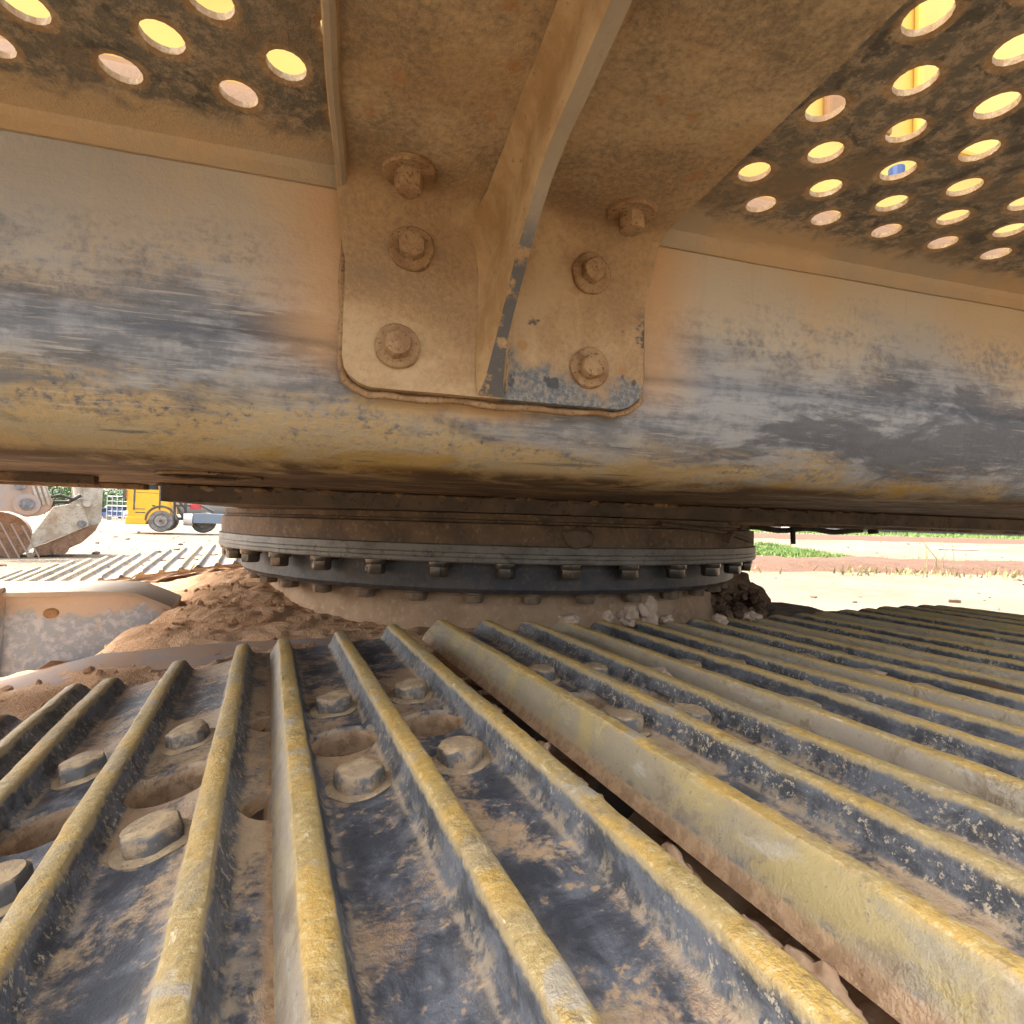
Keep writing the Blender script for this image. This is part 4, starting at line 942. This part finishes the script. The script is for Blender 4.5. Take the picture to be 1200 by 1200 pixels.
# ------------------------------------------------------------------ background right : soil bank, grass, far machines
def strip(name, pts, wd, ht, mat, kind, seed):
    bm = bmesh.new(); rows = []
    n = 120
    for i in range(n + 1):
        t = i / n * (len(pts) - 1); k = min(int(t), len(pts) - 2); f = t - k; p = Vector(pts[k]).lerp(Vector(pts[k + 1]), f); row = []
        e = min(1, min(i, n - i) / 12)
        for j in range(13):
            q = j / 12 * 2 - 1; y = p.y + q * wd / 2 * (1 + .25 * mnoise.noise(Vector((i * .12, seed, 0)))); z = ground_z(p.x, y) - .02 + ht * e * max(0, 1 - q * q) * (1 + .4 * mnoise.noise(Vector((p.x * 1.2, y * 1.2, seed)))) + .03 * mnoise.noise(Vector((p.x * 3, y * 3, seed)))
            row.append(bm.verts.new((p.x, y, z)))
        rows.append(row)
    for A, B in zip(rows, rows[1:]):
        for k in range(12): bm.faces.new((A[k], B[k], B[k + 1], A[k + 1]))
    return mesh(name, bm, mat, smooth=True, kind=kind)
strip('soil_bank', [(3.5, 14.0), (9, 14.6), (16, 15.2), (30, 16.5)], 3.6, .20, M['red_soil'], 'structure', 1)
strip('soil_bank', [(5, 27), (14, 28), (30, 30), (60, 36)], 5, .12, M['red_soil'], 'structure', 2)
def grass(name, boxes, n, hmin, hmax, mat, seed):
    rnd = random.Random(seed); bm = bmesh.new()
    for _ in range(n):
        x0, x1, y0, y1 = rnd.choice(boxes); x = rnd.uniform(x0, x1); y = rnd.uniform(y0, y1)
        if mnoise.noise(Vector((x * .35, y * .35, seed))) < -.25: continue
        z = ground_z(x, y) - .02; h_ = rnd.uniform(hmin, hmax); a_ = rnd.random() * 6.28; w_ = rnd.uniform(.015, .035); b_ = Vector((rnd.gauss(0, .35) * h_, rnd.gauss(0, .35) * h_, h_)); s_ = Vector((math.cos(a_), math.sin(a_), 0)) * w_
        p = Vector((x, y, z)); bm.faces.new([bm.verts.new(p - s_), bm.verts.new(p + s_), bm.verts.new(p + b_)])
    return mesh(name, bm, mat, kind='stuff')
grass('grass', [(6.0, 10.5, 16.5, 22), (7.5, 10, 17, 21)], 15000, .06, .20, M['grass'], 3)
grass('grass', [(16, 60, 33, 44), (12, 50, 30, 40)], 16000, .08, .3, M['grass'], 5)
grass('dry_grass', [(3.5, 14, 12.0, 15.6), (8, 20, 12.4, 16.4), (8, 26, 12.6, 17)], 4200, .04, .20, M['dry_grass'], 8)
def far_loader(u, y, col, lab):
    x = pix(u, 620, y).x; v = empty('parked_loader', (x, y, ground_z(x, y)), lab, 'loader')
    bm = bmesh.new(); prism(bm, [(-1.6, .6), (1.4, .6), (1.5, 1.2), (.3, 1.3), (.2, 1.9), (-.8, 1.9), (-1.0, 1.2), (-1.7, 1.1)], 1, 0, 1.6); mesh('body', bm, col, v)
    bm = bmesh.new(); prism(bm, [(-1.7, .9), (-2.6, .5), (-2.5, .2), (-1.9, .3)], 1, -.1, 1.7); mesh('scoop', bm, M['white'], v)
    for sx in (-.95, .95):
        bm = bmesh.new(); tube(bm, [(sx, -.1, .5), (sx, .25, .5)], .5, 16); mesh('wheel', bm, M['tyre'], v)
far_loader(893, 42, M['red'], 'small red loader glimpsed just right of the swing bearing')
far_loader(962, 44, M['red'], 'red and white loader under the frame channel right of the hanging hose')
far_van(935, 48, 4.2, 1.7, M['white'], 'white vehicle parked between the two red loaders')
# pale plank lying on the far sand
pv = pix(1120, 640, 22)
bm = bmesh.new(); box(bm, -.9, .9, -.15, .15, 0, .07, .01); tag(mesh('plank', bm, M['white'], None, loc=(pv.x, 22, ground_z(pv.x, 22) + .02), rot=(0, 0, .1)), 'pale plank lying flat on the sand in the right distance', 'plank')
# bare twigs standing on the soil bank
tw = pix(1100, 650, 13.5)
bm = bmesh.new()
for k in range(5): tube(bm, [(k * .14 - .3, 0, -.1), (k * .14 - .28 + .1 * math.sin(k * 2), 0, .35), (k * .14 - .3 + .4 * math.sin(k * 2.3), .05, .8)], [.012, .009, .004], 5)
tag(mesh('dry_twigs', bm, M['dry_grass'], None, loc=(tw.x, 13.5, ground_z(tw.x, 13.5))), 'thin dry twigs standing on the red soil bank at right', 'twigs')

# scattered stones and clods on the yard
rnd = random.Random(12); bm = bmesh.new()
for i in range(420):
    y = rnd.uniform(5, 26); x = rnd.uniform(-.95, .95) * y
    if abs(x) < .25 * y and y < 8: continue
    r_s = rnd.choice((.015, .02, .02, .03, .045, .07)); n0 = len(bm.verts)
    bmesh.ops.create_icosphere(bm, subdivisions=1, radius=r_s, matrix=Matrix.Translation((x, y, ground_z(x, y) + r_s * .25)) @ Matrix.Rotation(rnd.random() * 6, 4, 'Z') @ Matrix.Diagonal((1.3, .9, .7, 1)))
    bm.verts.ensure_lookup_table()
    for v in bm.verts[n0:]: v.co += mnoise.noise_vector(v.co * 9) * r_s * .4
mesh('gravel', bm, M['yard_stone'], smooth=40, kind='stuff')
